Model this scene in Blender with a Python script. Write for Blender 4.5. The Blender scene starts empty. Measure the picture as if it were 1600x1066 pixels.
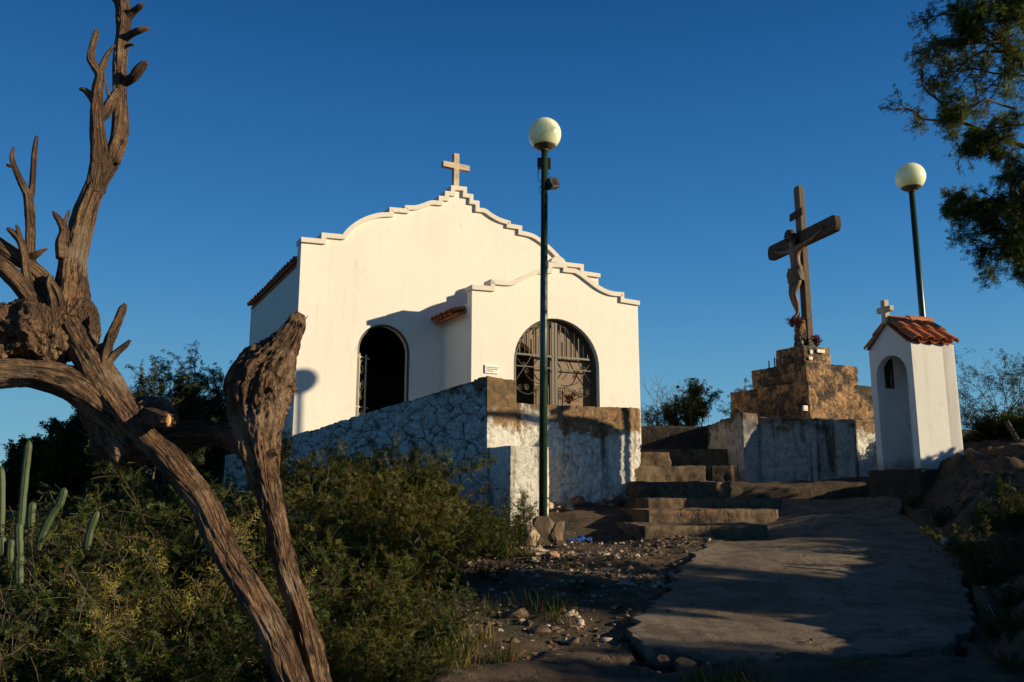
import bpy, bmesh, math, random
import numpy as np
from mathutils import Vector, Matrix, noise as mn
from mathutils.geometry import tessellate_polygon

random.seed(7)
sc = bpy.context.scene
COL = sc.collection

# ------------------------------------------------------------------ camera
F = 1300.0; HY = 765.0; EZ = 1.6
PITCH = math.atan((HY - 533) / F)
cam_d = bpy.data.cameras.new("camera"); cam = bpy.data.objects.new("camera", cam_d)
COL.objects.link(cam); sc.camera = cam
cam_d.sensor_width = 36; cam_d.lens = 36 * F / 1600
cam_d.clip_start = 0.05; cam_d.clip_end = 20000
cam.location = (0, 0, EZ); cam.rotation_euler = (math.pi / 2 + PITCH, 0, 0)

# ------------------------------------------------------------------ light
SUN = Vector((math.sin(math.radians(104.0))*math.cos(math.radians(15.6)), math.cos(math.radians(104.0))*math.cos(math.radians(15.6)), math.sin(math.radians(15.6))))
SUN_EL = math.asin(SUN.z); SUN_AZ = math.atan2(SUN.x, SUN.y)
world = bpy.data.worlds.new("World"); sc.world = world; world.use_nodes = True
wt = world.node_tree; wt.nodes.clear()
sky = wt.nodes.new('ShaderNodeTexSky'); sky.sky_type = 'NISHITA'; sky.sun_disc = False
sky.sun_elevation = SUN_EL; sky.sun_rotation = SUN_AZ
sky.air_density = 1.0; sky.dust_density = 0.1; sky.ozone_density = 3.0
# the clear evening air is deeper blue than the model: weight it towards a measured zenith-to-horizon gradient
tc = wt.nodes.new('ShaderNodeTexCoord'); sx = wt.nodes.new('ShaderNodeSeparateXYZ'); rp = wt.nodes.new('ShaderNodeValToRGB')
cr = rp.color_ramp; cr.interpolation = 'B_SPLINE'
SK = [(0.0, (.23,.46,.54)), (.06, (.168,.40,.54)), (.20, (.056,.240,.50)), (.34, (.029,.158,.405)), (.54, (.0075,.070,.232)), (.64, (.0035,.034,.115)), (1.0, (.0006,.0045,.014))]
while len(cr.elements) > 1: cr.elements.remove(cr.elements[-1])
cr.elements[0].position = SK[0][0]; cr.elements[0].color = (*SK[0][1], 1)
for p_, c_ in SK[1:]:
    e_ = cr.elements.new(p_); e_.color = (*c_, 1)
wt.links.new(tc.outputs['Generated'], sx.inputs[0]); wt.links.new(sx.outputs[2], rp.inputs[0])
sk_a = wt.nodes.new('ShaderNodeMix'); sk_a.data_type = 'RGBA'; sk_a.blend_type = 'MULTIPLY'; sk_a.inputs[0].default_value = 1
wt.links.new(rp.outputs[0], sk_a.inputs[6]); sk_a.inputs[7].default_value = (8.4, 8.4, 8.4, 1)
sk_b = wt.nodes.new('ShaderNodeMix'); sk_b.data_type = 'RGBA'; sk_b.inputs[0].default_value = .998
wt.links.new(sky.outputs[0], sk_b.inputs[6]); wt.links.new(sk_a.outputs[2], sk_b.inputs[7])
bgn = wt.nodes.new('ShaderNodeBackground'); bgn.inputs[1].default_value = 0.10
wo = wt.nodes.new('ShaderNodeOutputWorld')
wt.links.new(sk_b.outputs[2], bgn.inputs[0]); wt.links.new(bgn.outputs[0], wo.inputs[0])
sd = bpy.data.lights.new("sun", 'SUN'); so = bpy.data.objects.new("sun", sd); COL.objects.link(so)
sd.energy = 5.0; sd.angle = math.radians(0.55); sd.color = (1.0, 0.82, 0.545)
so.rotation_euler = SUN.to_track_quat('Z', 'Y').to_euler(); so.location = (20, -5, 12)
sc.view_settings.view_transform = 'Standard'; sc.view_settings.look = 'None'
sc.view_settings.exposure = 0.32; sc.view_settings.gamma = 1.0; sc.view_settings.use_curve_mapping = False
sc.cycles.max_bounces = 7; sc.cycles.diffuse_bounces = 6; sc.cycles.transparent_max_bounces = 4
sc.cycles.use_denoising = True

# ------------------------------------------------------------------ placement maths
O = Vector((0, 0, EZ)); cp, sp_ = math.cos(PITCH), math.sin(PITCH)
def ray(px, py):
    x = px - 800; y = 533 - py
    return Vector((x, F * cp - y * sp_, F * sp_ + y * cp))
def at(px, py, D):
    r = ray(px, py); return O + r * (D / r.y)
def onplane(px, py, Q, n):
    r = ray(px, py); return O + r * ((Q - O).dot(n) / r.dot(n))
A = math.atan(700 / math.hypot(F, HY - 533))
U = Vector((math.cos(A), math.sin(A), 0)); V = Vector((-math.sin(A), math.cos(A), 0)); Z = Vector((0, 0, 1))

# ------------------------------------------------------------------ object helpers
def tag(o, label=None, cat=None, group=None, kind=None):
    if label: o['label'] = label
    if cat: o['category'] = cat
    if group: o['group'] = group
    if kind: o['kind'] = kind
    return o
def empty(name, loc, label=None, cat=None, group=None, rz=0):
    o = bpy.data.objects.new(name, None); COL.objects.link(o)
    o.location = loc; o.rotation_euler = (0, 0, rz); o.empty_display_size = .2
    return tag(o, label, cat, group)
def copy_tree(o, parent=None):
    c = o.copy(); COL.objects.link(c); c.parent = parent
    for ch in list(o.children): copy_tree(ch, c)
    return c

class MB:
    def __init__(s): s.v = []; s.f = []; s.uv = []; s.att = {}      # uv: per face list or None
    def face(s, pts, uv=None):
        b = len(s.v); s.v += [tuple(p) for p in pts]; s.f.append(tuple(range(b, b + len(pts)))); s.uv.append(uv)
    def hexa(s, p):     # p: 8 points, bottom 0-3 ccw, top 4-7
        b = len(s.v); s.v += [tuple(q) for q in p]
        for f in ((0,3,2,1),(4,5,6,7),(0,1,5,4),(1,2,6,5),(2,3,7,6),(3,0,4,7)):
            s.f.append(tuple(b + i for i in f)); s.uv.append(None)
    def box(s, c, h, ax=None):
        c = Vector(c); ax = ax or (Vector((1,0,0)), Vector((0,1,0)), Z)
        q = []
        for sz in (-1, 1):
            for sx, sy in ((-1,-1),(1,-1),(1,1),(-1,1)):
                q.append(c + ax[0]*h[0]*sx + ax[1]*h[1]*sy + ax[2]*h[2]*sz)
        s.hexa(q)
    def prism(s, pts, z0, z1):
        n = len(pts); b = len(s.v)
        s.v += [(p[0], p[1], z0) for p in pts] + [(p[0], p[1], z1) for p in pts]
        s.f.append(tuple(b + n + i for i in range(n))); s.uv.append(None)
        s.f.append(tuple(b + i for i in reversed(range(n)))); s.uv.append(None)
        for i in range(n):
            j = (i + 1) % n; s.f.append((b+i, b+j, b+n+j, b+n+i)); s.uv.append(None)
    def tube(s, pts, rad, n=8, cap=True, disp=None, closed=False):
        pts = [Vector(p) for p in pts]; m = len(pts)
        if not hasattr(rad, '__len__'): rad = [rad] * m
        T = []
        for i in range(m):
            a = pts[(i-1) % m if closed else max(i-1, 0)]; c = pts[(i+1) % m if closed else min(i+1, m-1)]
            t = c - a; T.append(t.normalized() if t.length > 1e-9 else Vector((0,0,1)))
        ref = Vector((0,0,1)) if abs(T[0].z) < .9 else Vector((1,0,0))
        X = (ref - T[0] * ref.dot(T[0])).normalized(); b = len(s.v); L = 0; Ls = []
        for i in range(m):
            if i: L += (pts[i] - pts[i-1]).length
            Ls.append(L)
            X = (X - T[i] * X.dot(T[i])); X = X.normalized() if X.length > 1e-6 else T[i].orthogonal().normalized()
            Y = T[i].cross(X)
            for k in range(n):
                th = 2 * math.pi * k / n; r = rad[i]
                if disp: r = r + disp(th, L, rad[i])
                s.v.append(tuple(pts[i] + X * (math.cos(th) * r) + Y * (math.sin(th) * r)))
        for i in range(m if closed else m - 1):
            i2 = (i + 1) % m
            for k in range(n):
                k2 = (k + 1) % n
                s.f.append((b+i*n+k, b+i*n+k2, b+i2*n+k2, b+i2*n+k))
                u0, u1 = k / n, (k + 1) / n
                s.uv.append(((u0, Ls[i]), (u1, Ls[i]), (u1, Ls[i2]), (u0, Ls[i2])))
        if cap and not closed:
            s.f.append(tuple(b + k for k in reversed(range(n)))); s.uv.append(None)
            s.f.append(tuple(b + (m-1)*n + k for k in range(n))); s.uv.append(None)
    def sphere(s, c, r, nu=16, nv=10, sq=(1,1,1)):
        c = Vector(c); b = len(s.v)
        for j in range(nv + 1):
            ph = math.pi * j / nv
            for i in range(nu):
                th = 2*math.pi*i/nu
                s.v.append((c.x + r*sq[0]*math.sin(ph)*math.cos(th), c.y + r*sq[1]*math.sin(ph)*math.sin(th), c.z + r*sq[2]*math.cos(ph)))
        for j in range(nv):
            for i in range(nu):
                i2 = (i+1) % nu
                s.f.append((b+j*nu+i, b+(j+1)*nu+i, b+(j+1)*nu+i2, b+j*nu+i2)); s.uv.append(None)
    def lathe(s, prof, c=(0,0,0), n=24):
        c = Vector(c); b = len(s.v)
        for r, z in prof:
            for i in range(n):
                th = 2*math.pi*i/n; s.v.append((c.x+r*math.cos(th), c.y+r*math.sin(th), c.z+z))
        for j in range(len(prof)-1):
            for i in range(n):
                i2 = (i+1) % n; s.f.append((b+j*n+i, b+j*n+i2, b+(j+1)*n+i2, b+(j+1)*n+i)); s.uv.append(None)
    def build(s, name, mat, parent=None, smooth=False, bevel=0, merge=False, local=False):
        me = bpy.data.meshes.new(name)
        off = Vector((0,0,0))
        if parent is not None and not local:
            q = parent
            while q is not None: off += q.location; q = q.parent
        vv = [(x-off.x, y-off.y, z-off.z) for x, y, z in s.v]
        me.from_pydata(vv, [], s.f); 
        if any(u is not None for u in s.uv):
            ul = me.uv_layers.new(name="UVMap"); k = 0; dat = np.zeros(len(me.loops)*2)
            for fi, fc in enumerate(s.f):
                u = s.uv[fi]
                for j in range(len(fc)):
                    if u is not None: dat[2*k] = u[j][0]; dat[2*k+1] = u[j][1]
                    k += 1
            ul.data.foreach_set('uv', dat)
        me.materials.append(mat)
        if s.att:
            at_ = me.attributes.new('joint', 'FLOAT', 'POINT'); dd = np.zeros(len(s.v)); dd[list(s.att.keys())] = list(s.att.values()); at_.data.foreach_set('value', dd)
        bm = bmesh.new(); bm.from_mesh(me)
        if merge: bmesh.ops.remove_doubles(bm, verts=bm.verts, dist=1e-4)
        bmesh.ops.recalc_face_normals(bm, faces=bm.faces)
        bm.to_mesh(me); bm.free()
        if smooth: me.polygons.foreach_set('use_smooth', [True]*len(me.polygons))
        o = bpy.data.objects.new(name, me); COL.objects.link(o)
        if parent is not None: o.parent = parent
        if bevel:
            md = o.modifiers.new('bevel', 'BEVEL'); md.width = bevel; md.segments = 2; md.limit_method = 'ANGLE'; md.angle_limit = math.radians(40)
        return o

def poly_wall(name, out, P0, du, dn, thick, mat, parent, bevel=0):
    """extrude a 2-D outline (s, z) lying on the plane P0 + s*du, through thickness along dn"""
    m = MB(); n = len(out)
    tri = tessellate_polygon([[Vector((a, b, 0)) for a, b in out]])
    W = [Vector((P0.x, P0.y, 0)) + du * a + Z * b for a, b in out]
    m.v = [tuple(p) for p in W] + [tuple(p + dn * thick) for p in W]
    for t in tri: m.f.append(tuple(t)); m.f.append(tuple(n + i for i in reversed(t))); m.uv += [None, None]
    for i in range(n):
        j = (i+1) % n; m.f.append((i, j, n+j, n+i)); m.uv.append(None)
    return m.build(name, mat, parent)

def rough_box(mb, P, res, amp, scale, seed=0, skip=()):
    """six faces of a hexahedron gridded at res; displaced like laid rubble"""
    P = [Vector(p) for p in P]; cen = sum(P, Vector()) / 8
    off = Vector((seed*7.3, seed*3.1, seed*1.7))
    for fi, f in enumerate(((0,1,5,4),(1,2,6,5),(2,3,7,6),(3,0,4,7),(4,5,6,7),(3,2,1,0))):
        if fi in skip: continue
        a, b, c, d = (P[i] for i in f)
        nu = max(1, int(((b-a).length + (c-d).length) / 2 / res)); nv = max(1, int(((d-a).length + (c-b).length) / 2 / res))
        base = len(mb.v)
        nrm = (b-a).cross(d-a).normalized()
        if nrm.dot(a - cen) < 0: nrm = -nrm
        for j in range(nv+1):
            for i in range(nu+1):
                x = i/nu; y = j/nv
                p = (a*(1-x)+b*x)*(1-y) + (d*(1-x)+c*x)*y
                q = Vector((p.x, p.y, p.z*1.5)) * scale + off
                ds, _ = mn.voronoi(q + mn.noise_vector(p*3.0)*.45 + mn.noise_vector(p*9.0)*.15)
                e = min(1, (ds[1]-ds[0]) * 3.0)
                h = (min(1, e*2.4) - .85) * amp * .85 + mn.noise(p*9+off)*amp*.35 + mn.noise(p*1.6+off)*amp*.9
                dirn = (p - cen); dirn = Vector((dirn.x, dirn.y, dirn.z*.6)); dirn.normalize()
                edge = min(i, nu-i) == 0 or min(j, nv-j) == 0
                mb.att[len(mb.v)] = max(0.0, 1 - e*3.4) if not edge else 0.0
                mb.v.append(tuple(p + (dirn if edge else nrm*.8+dirn*.2) * h))
        for j in range(nv):
            for i in range(nu):
                b0 = base + j*(nu+1) + i
                mb.f.append((b0, b0+1, b0+nu+2, b0+nu+1)); mb.uv.append(None)

# ------------------------------------------------------------------ materials
class NT:
    def __init__(s, name):
        s.m = bpy.data.materials.new(name); s.m.use_nodes = True; s.t = s.m.node_tree
        s.b = s.t.nodes['Principled BSDF']; s.out = s.t.nodes['Material Output']
    def n(s, typ, ins=None, **kw):
        nd = s.t.nodes.new(typ)
        for k, v in kw.items(): setattr(nd, k, v)
        for k, v in (ins or {}).items():
            if isinstance(v, bpy.types.NodeSocket): s.t.links.new(v, nd.inputs[k])
            else: nd.inputs[k].default_value = v
        return nd
    def set(s, **kw):
        for k, v in kw.items():
            k = k.replace('_', ' ')
            if isinstance(v, bpy.types.NodeSocket): s.t.links.new(v, s.b.inputs[k])
            else: s.b.inputs[k].default_value = v
    def coord(s, scale=(1,1,1), kind='Object'):
        if kind == 'World': src = s.n('ShaderNodeNewGeometry').outputs['Position']
        else: src = s.n('ShaderNodeTexCoord').outputs[kind]
        return s.n('ShaderNodeMapping', {'Vector': src, 'Scale': scale}).outputs[0]
    def noise(s, vec, scale, detail=5, rough=.6, dist=0):
        return s.n('ShaderNodeTexNoise', {'Vector': vec, 'Scale': scale, 'Detail': detail, 'Roughness': rough, 'Distortion': dist}).outputs[0]
    def ramp(s, fac, stops, interp='LINEAR'):
        r = s.n('ShaderNodeValToRGB', {0: fac}); cr = r.color_ramp; cr.interpolation = interp
        while len(cr.elements) > 1: cr.elements.remove(cr.elements[-1])
        cr.elements[0].position = stops[0][0]; cr.elements[0].color = c4(stops[0][1])
        for p, c in stops[1:]:
            e = cr.elements.new(p); e.color = c4(c)
        return r.outputs[0]
    def mix(s, fac, a, b, mode='MIX'):
        nd = s.n('ShaderNodeMix', data_type='RGBA', blend_type=mode)
        for k, v in ((0, fac), (6, a), (7, b)):
            if isinstance(v, bpy.types.NodeSocket): s.t.links.new(v, nd.inputs[k])
            else: nd.inputs[k].default_value = c4(v) if k else v
        return nd.outputs[2]
    def math(s, op, a, b=0.0, clamp=False):
        return s.n('ShaderNodeMath', {0: a, 1: b}, operation=op, use_clamp=clamp).outputs[0]
    def bump(s, h, dist=.01, strength=1.0, prev=None):
        ins = {'Height': h, 'Distance': dist, 'Strength': strength}
        if prev is not None: ins['Normal'] = prev
        return s.n('ShaderNodeBump', ins).outputs[0]
def c4(c):
    if not hasattr(c, '__len__'): return (c, c, c, 1)
    return (c[0], c[1], c[2], 1) if len(c) == 3 else tuple(c)

def m_plaster(name, base=(.83,.785,.70), dirt=.5, foot=None):
    t = NT(name); w = t.coord(kind='World')
    big = t.noise(w, .9, 4); fine = t.noise(w, 22, 6, .7)
    c = t.mix(t.ramp(big, [(.35, 0), (.75, 1)]), base, tuple(x*.93 for x in base))
    ws = t.coord((2.2, 2.2, 1.0), 'World')
    st = t.noise(ws, 2.6, 8, .72)
    c = t.mix(t.math('MULTIPLY', t.ramp(st, [(.60, 0), (.74, 1)]), dirt), c, (.42,.36,.27))
    rs_ = t.noise(t.coord((7, 7, .22), 'World'), 1.6, 6, .7, .4)
    c = t.mix(t.math('MULTIPLY', t.ramp(rs_, [(.56, 0), (.72, 1)]), dirt*.5), c, (.50,.43,.32))
    if foot:
        hz = t.n('ShaderNodeSeparateXYZ', {0: w}).outputs[2]
        fm = t.n('ShaderNodeMapRange', {'Value': hz, 'From Min': foot, 'From Max': foot+.38, 'To Min': .42, 'To Max': -.05}).outputs[0]
        c = t.mix(t.math('MULTIPLY', t.ramp(t.math('ADD', fm, t.math('MULTIPLY', st, .6)), [(.48, 0), (.66, 1)]), .65), c, (.30,.22,.14))
        ch = t.noise(w, 9, 7, .75); c = t.mix(t.math('MULTIPLY', t.ramp(ch, [(.66, 0), (.70, 1)]), .5), c, (.42,.36,.28))
    sp = t.noise(w, 60, 3, .8)
    c = t.mix(t.math('MULTIPLY', t.ramp(sp, [(.66, 0), (.72, 1)]), dirt*.7), c, (.38,.33,.26))
    c = t.mix(.10, c, t.ramp(fine, [(.3, .3), (.7, 1)]), 'MULTIPLY')
    t.set(Base_Color=c, Roughness=.95)
    t.b.inputs['Specular IOR Level'].default_value = .2
    t.set(Normal=t.bump(t.math('ADD', t.math('MULTIPLY', fine, .6), t.math('MULTIPLY', big, 3.0)), .008, .4))
    return t.m

def m_rubble(name, paint=(.72,.69,.62), stone=(.20,.135,.085), cover=.5, crack=1.0, streak=.6, soot=.5, sc_=5.5, zt=3.0, zspan=1.0, ml=.46, slo=.60, grime=.5):
    """lime-washed rubble: paint over stone, dark joints, bare patches and rain streaks"""
    t = NT(name); w = t.coord(kind='World')
    wn = t.n('ShaderNodeTexNoise', {'Vector': w, 'Scale': 3.0, 'Detail': 4.0})
    wd = t.mix(.42, w, wn.outputs['Color'], 'LINEAR_LIGHT')
    wz = t.n('ShaderNodeMapping', {'Vector': wd, 'Scale': (1, 1, 1.55)}).outputs[0]
    vo = t.n('ShaderNodeTexVoronoi', {'Vector': wz, 'Scale': sc_}, feature='DISTANCE_TO_EDGE').outputs['Distance']
    vc = t.n('ShaderNodeTexVoronoi', {'Vector': wz, 'Scale': sc_}, feature='F1').outputs['Color']
    n1 = t.noise(w, 1.4, 6, .65); n2 = t.noise(w, 5.0, 7, .7); n3 = t.noise(w, 28, 5, .75)
    ja = t.n('ShaderNodeAttribute', attribute_name='joint').outputs['Fac']
    joint = t.math('MAXIMUM', t.math('MULTIPLY', t.ramp(vo, [(.0, 1), (.02, .6), (.05, 0)]), .35), t.math('MULTIPLY', t.ramp(ja, [(.15, 0), (.7, .9)]), t.ramp(n2, [(.40, .35), (.55, 1)])))
    ws = t.coord((3.2, 3.2, .28), 'World'); sn = t.noise(ws, 1.7, 6, .65, .6)
    stc = t.mix(n2, tuple(x*.55 for x in stone), tuple(x*1.9 for x in stone))
    vg = t.n('ShaderNodeSeparateColor', {0: vc}).outputs[0]
    stc = t.mix(t.math('MULTIPLY', vg, .35), stc, tuple(x*1.7 for x in stone))
    rust = t.ramp(t.noise(w, 2.6, 4, .6), [(.58, 0), (.68, 1)])
    stc = t.mix(t.math('MULTIPLY', rust, .6), stc, (.36,.13,.05))
    hgt = t.n('ShaderNodeSeparateXYZ', {0: w}).outputs[2]
    topm = t.n('ShaderNodeMapRange', {'Value': hgt, 'From Min': zt - zspan, 'From Max': zt, 'To Min': -.16 if zt < 7 else 0.0, 'To Max': .20 if zt < 7 else 0.0}).outputs[0]
    k = t.math('ADD', t.math('MULTIPLY', n1, .65), t.math('MULTIPLY', n2, .35))
    k = t.math('ADD', k, topm)
    bare = t.ramp(k, [(cover-.03, 0), (cover+.03, 1)])
    col = t.mix(bare, t.mix(t.ramp(n3, [(.35, 0), (.8, 1)]), paint, tuple(x*.72 for x in paint)), stc)
    # joints are darker where the wash has fallen out
    msk = t.math('MULTIPLY', t.ramp(t.math('ADD', t.math('MULTIPLY', n1, .5), t.math('MULTIPLY', n2, .5)), [(ml, .0), (ml+.12, 1)]), crack)
    jm = t.math('MULTIPLY', joint, msk)
    col = t.mix(jm, col, (.035,.028,.02))
    n4 = t.noise(t.n('ShaderNodeMapping', {'Vector': wd, 'Scale': (1, 1, .6)}).outputs[0], 15, 6, .75)
    col = t.mix(t.math('MULTIPLY', t.ramp(n4, [(.60, 0), (.66, 1)]), .55), col, tuple(x*.8 for x in stone))
    sk = t.math('MULTIPLY', t.ramp(sn, [(.52, 0), (.66, 1)]), streak)
    col = t.mix(sk, col, (.075,.055,.038))
    so_ = t.math('MULTIPLY', t.ramp(t.math('ADD', t.noise(w, 2.1, 6, .7), topm), [(slo, 0), (slo+.10, 1)]), soot)
    col = t.mix(so_, col, (.03,.026,.02))
    gr = t.noise(t.n('ShaderNodeMapping', {'Vector': wd, 'Scale': (1, 1, .55)}).outputs[0], 9, 9, .78)
    col = t.mix(grime, col, t.ramp(gr, [(.36, .12), (.52, .9), (.7, 1.35)]), 'MULTIPLY')
    t.set(Base_Color=col, Roughness=.93)
    hh = t.math('ADD', t.math('MULTIPLY', t.math('SUBTRACT', t.ramp(vo, [(0, 0), (.10, .9), (.4, 1)]), 1.0), msk), t.math('ADD', t.math('MULTIPLY', n3, .35), t.math('MULTIPLY', n2, .6)))
    t.set(Normal=t.bump(hh, .022, .8))
    return t.m

def m_simple(name, col, rough=.6, var=.25, scale=8, bump=.004, metal=0.0, stretch=(1,1,1), kind='Object', spec=.5):
    t = NT(name); w = t.coord(stretch, kind); n = t.noise(w, scale, 6, .65)
    c = t.mix(t.ramp(n, [(.3, 0), (.7, 1)]), tuple(x*(1-var) for x in col), tuple(min(1, x*(1+var)) for x in col))
    t.set(Base_Color=c, Roughness=rough, Metallic=metal)
    t.b.inputs['Specular IOR Level'].default_value = spec
    if bump: t.set(Normal=t.bump(n, bump, .8))
    return t.m

def m_wood():
    t = NT('dead_wood'); uv = t.n('ShaderNodeTexCoord').outputs['UV']
    f1 = t.n('ShaderNodeMapping', {'Vector': uv, 'Scale': (58, 13, 1)}).outputs[0]
    f2 = t.n('ShaderNodeMapping', {'Vector': uv, 'Scale': (22, 3.4, 1)}).outputs[0]
    a = t.noise(f1, 1, 8, .7, 1.2); b = t.noise(f2, 1, 6, .65, 1.0)
    w = t.coord(); n = t.noise(w, 3.2, 5, .6); n2 = t.noise(w, 34, 6, .7)
    c = t.ramp(t.math('ADD', t.math('MULTIPLY', a, .6), t.math('MULTIPLY', n2, .4)), [(.34, (.04,.019,.009)), (.44, (.18,.095,.046)), (.54, (.36,.215,.115)), (.66, (.64,.46,.29))])
    c = t.mix(t.ramp(b, [(.40, 1), (.50, 0)]), c, (.022,.011,.006))
    c = t.mix(t.math('MULTIPLY', t.ramp(n, [(.52, 0), (.66, 1)]), .55), c, (.48,.38,.28))
    c = t.mix(t.math('MULTIPLY', t.ramp(t.noise(w, 5.5, 4, .6), [(.62, 0), (.7, 1)]), .55), c, (.55,.24,.08))
    t.set(Roughness=.85)
    uw = t.mix(.35, t.n('ShaderNodeMapping', {'Vector': uv, 'Scale': (16, 11, 1)}).outputs[0], t.n('ShaderNodeTexNoise', {'Vector': f2, 'Scale': 2.0, 'Detail': 4.0}).outputs['Color'], 'LINEAR_LIGHT')
    pv = t.n('ShaderNodeTexVoronoi', {'Vector': uw, 'Scale': 1.0}, feature='DISTANCE_TO_EDGE').outputs['Distance']
    barkm = t.ramp(t.noise(w, 4.2, 3, .5), [(.44, 0), (.54, 1)])
    crk = t.math('MULTIPLY', t.ramp(pv, [(0, 1), (.10, .6), (.22, 0)]), barkm)
    c = t.mix(t.math('MULTIPLY', crk, .85), c, (.03,.017,.01))
    c = t.mix(t.math('MULTIPLY', barkm, .5), c, (.17,.085,.042))
    kn = t.n('ShaderNodeTexVoronoi', {'Vector': t.coord((1, 1, 1)), 'Scale': 5.5}).outputs['Distance']
    knm = t.ramp(kn, [(.05, 1), (.10, 0)]); c = t.mix(t.math('MULTIPLY', knm, .8), c, (.03,.018,.01))
    t.set(Base_Color=c)
    h = t.math('ADD', t.math('MULTIPLY', a, .8), t.math('ADD', t.math('MULTIPLY', b, 1.0), t.math('MULTIPLY', n2, .7)))
    h = t.math('SUBTRACT', h, t.math('ADD', t.math('MULTIPLY', crk, 1.3), t.math('MULTIPLY', knm, .8)))
    t.set(Normal=t.bump(h, .05, 1.0))
    return t.m
def m_bark(name, col):
    t = NT(name); w = t.coord(); n = t.noise(w, 14, 6, .7, .5); n2 = t.noise(w, 2, 4)
    c = t.mix(t.ramp(n, [(.35, 0), (.65, 1)]), tuple(x*.45 for x in col), col)
    t.set(Base_Color=c, Roughness=.9, Normal=t.bump(n, .015, .9)); return t.m
def m_leaf(name, c1, c2, c3=None, trans=.35):
    t = NT(name); w = t.coord(); n = t.noise(w, 2.6, 5, .7); g = t.n('ShaderNodeNewGeometry').outputs['Random Per Island']
    c = t.mix(t.ramp(n, [(.36, 0), (.62, 1)]), c1, c2)
    c = t.mix(t.math('MULTIPLY', g, .5), c, tuple(min(1, x*1.7) for x in c2))
    if c3: c = t.mix(t.math('GREATER_THAN', g, .93), c, c3)
    t.set(Base_Color=c, Roughness=.55)
    t.b.inputs['Specular IOR Level'].default_value = .25
    tr = t.n('ShaderNodeBsdfTranslucent', {'Color': c})
    mx = t.n('ShaderNodeMixShader', {0: trans, 1: t.b.outputs[0], 2: tr.outputs[0]})
    t.t.links.new(mx.outputs[0], t.out.inputs[0]); return t.m
def m_ground():
    t = NT('dry_soil'); w = t.coord(kind='World')
    a = t.noise(w, .8, 6, .6); b = t.noise(w, 6, 8, .72); c_ = t.noise(w, 45, 5, .75)
    c = t.mix(t.ramp(b, [(.35, 0), (.65, 1)]), (.055,.035,.020), (.135,.09,.055))
    c = t.mix(t.ramp(a, [(.42, 0), (.62, 1)]), c, (.05,.038,.02))
    vo = t.n('ShaderNodeTexVoronoi', {'Vector': w, 'Scale': 26.0}); 
    peb = t.math('MULTIPLY', t.ramp(vo.outputs['Distance'], [(.22, 1), (.36, 0)]), t.ramp(b, [(.48, 0), (.6, 1)]))
    c = t.mix(t.math('MULTIPLY', peb, .6), c, (.20,.14,.09))
    c = t.mix(t.ramp(c_, [(.55, 0), (.72, .7)]), c, (.035,.025,.016))
    t.set(Base_Color=c, Roughness=.95)
    h = t.math('ADD', t.math('MULTIPLY', b, 1.0), t.math('ADD', t.math('MULTIPLY', peb, .35), t.math('MULTIPLY', c_, .3)))
    t.set(Normal=t.bump(h, .05, .9)); return t.m
def m_path():
    t = NT('worn_concrete'); w = t.coord(kind='World')
    a = t.noise(w, .9, 6, .6, .5); b = t.noise(w, 7, 8, .7); c_ = t.noise(w, 55, 5, .8)
    ag = t.n('ShaderNodeTexVoronoi', {'Vector': w, 'Scale': 48.0}).outputs['Distance']
    c = t.mix(t.ramp(a, [(.35, 0), (.65, 1)]), (.155,.118,.080), (.25,.198,.142))
    c = t.mix(t.math('MULTIPLY', t.ramp(b, [(.48, 0), (.68, 1)]), .6), c, (.085,.06,.038))
    c = t.mix(t.ramp(c_, [(.5, 0), (.75, .6)]), c, (.06,.042,.027))
    c = t.mix(t.math('MULTIPLY', t.ramp(ag, [(.18, 1), (.34, 0)]), t.ramp(b, [(.46, 0), (.56, .55)])), c, (.30,.25,.19))
    vo = t.n('ShaderNodeTexVoronoi', {'Vector': t.mix(.25, w, t.n('ShaderNodeTexNoise', {'Vector': w, 'Scale': 2.0}).outputs['Color'], 'LINEAR_LIGHT'), 'Scale': .75}, feature='DISTANCE_TO_EDGE').outputs['Distance']
    cr = t.ramp(vo, [(0, 1), (.012, 0)])
    c = t.mix(t.math('MULTIPLY', t.math('MULTIPLY', cr, t.ramp(b, [(.45, 0), (.6, 1)])), .7), c, (.04,.03,.02))
    d2 = t.noise(t.n('ShaderNodeMapping', {'Vector': w, 'Scale': (1, 1.15, 1)}).outputs[0], 3.2, 10, .76, .3)
    c = t.mix(t.math('MULTIPLY', t.ramp(d2, [(.50, 0), (.58, 1)]), .7), c, (.075,.05,.03))
    c = t.mix(t.math('MULTIPLY', t.ramp(t.noise(w, 110, 3, .8), [(.60, 0), (.68, 1)]), .6), c, (.42,.34,.25))
    t.set(Base_Color=c, Roughness=.92)
    h = t.math('SUBTRACT', t.math('ADD', t.math('MULTIPLY', b, 1.1), t.math('MULTIPLY', c_, .55)), t.math('ADD', t.math('MULTIPLY', cr, .3), t.math('MULTIPLY', t.ramp(d2, [(.5, 0), (.58, 1)]), .35)))
    t.set(Normal=t.bump(t.math('ADD', h, t.math('MULTIPLY', a, 1.5)), .03, .8)); return t.m
def m_tile():
    t = NT('terracotta_tile'); w = t.coord(); n = t.noise(w, 9, 6, .7); n2 = t.noise(w, 2.3, 3)
    c = t.mix(t.ramp(n, [(.3, 0), (.7, 1)]), (.30,.085,.03), (.50,.17,.06))
    c = t.mix(t.math('MULTIPLY', t.ramp(n2, [(.5, 0), (.7, 1)]), .5), c, (.12,.07,.045))
    t.set(Base_Color=c, Roughness=.8, Normal=t.bump(n, .006, .8)); return t.m
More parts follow.
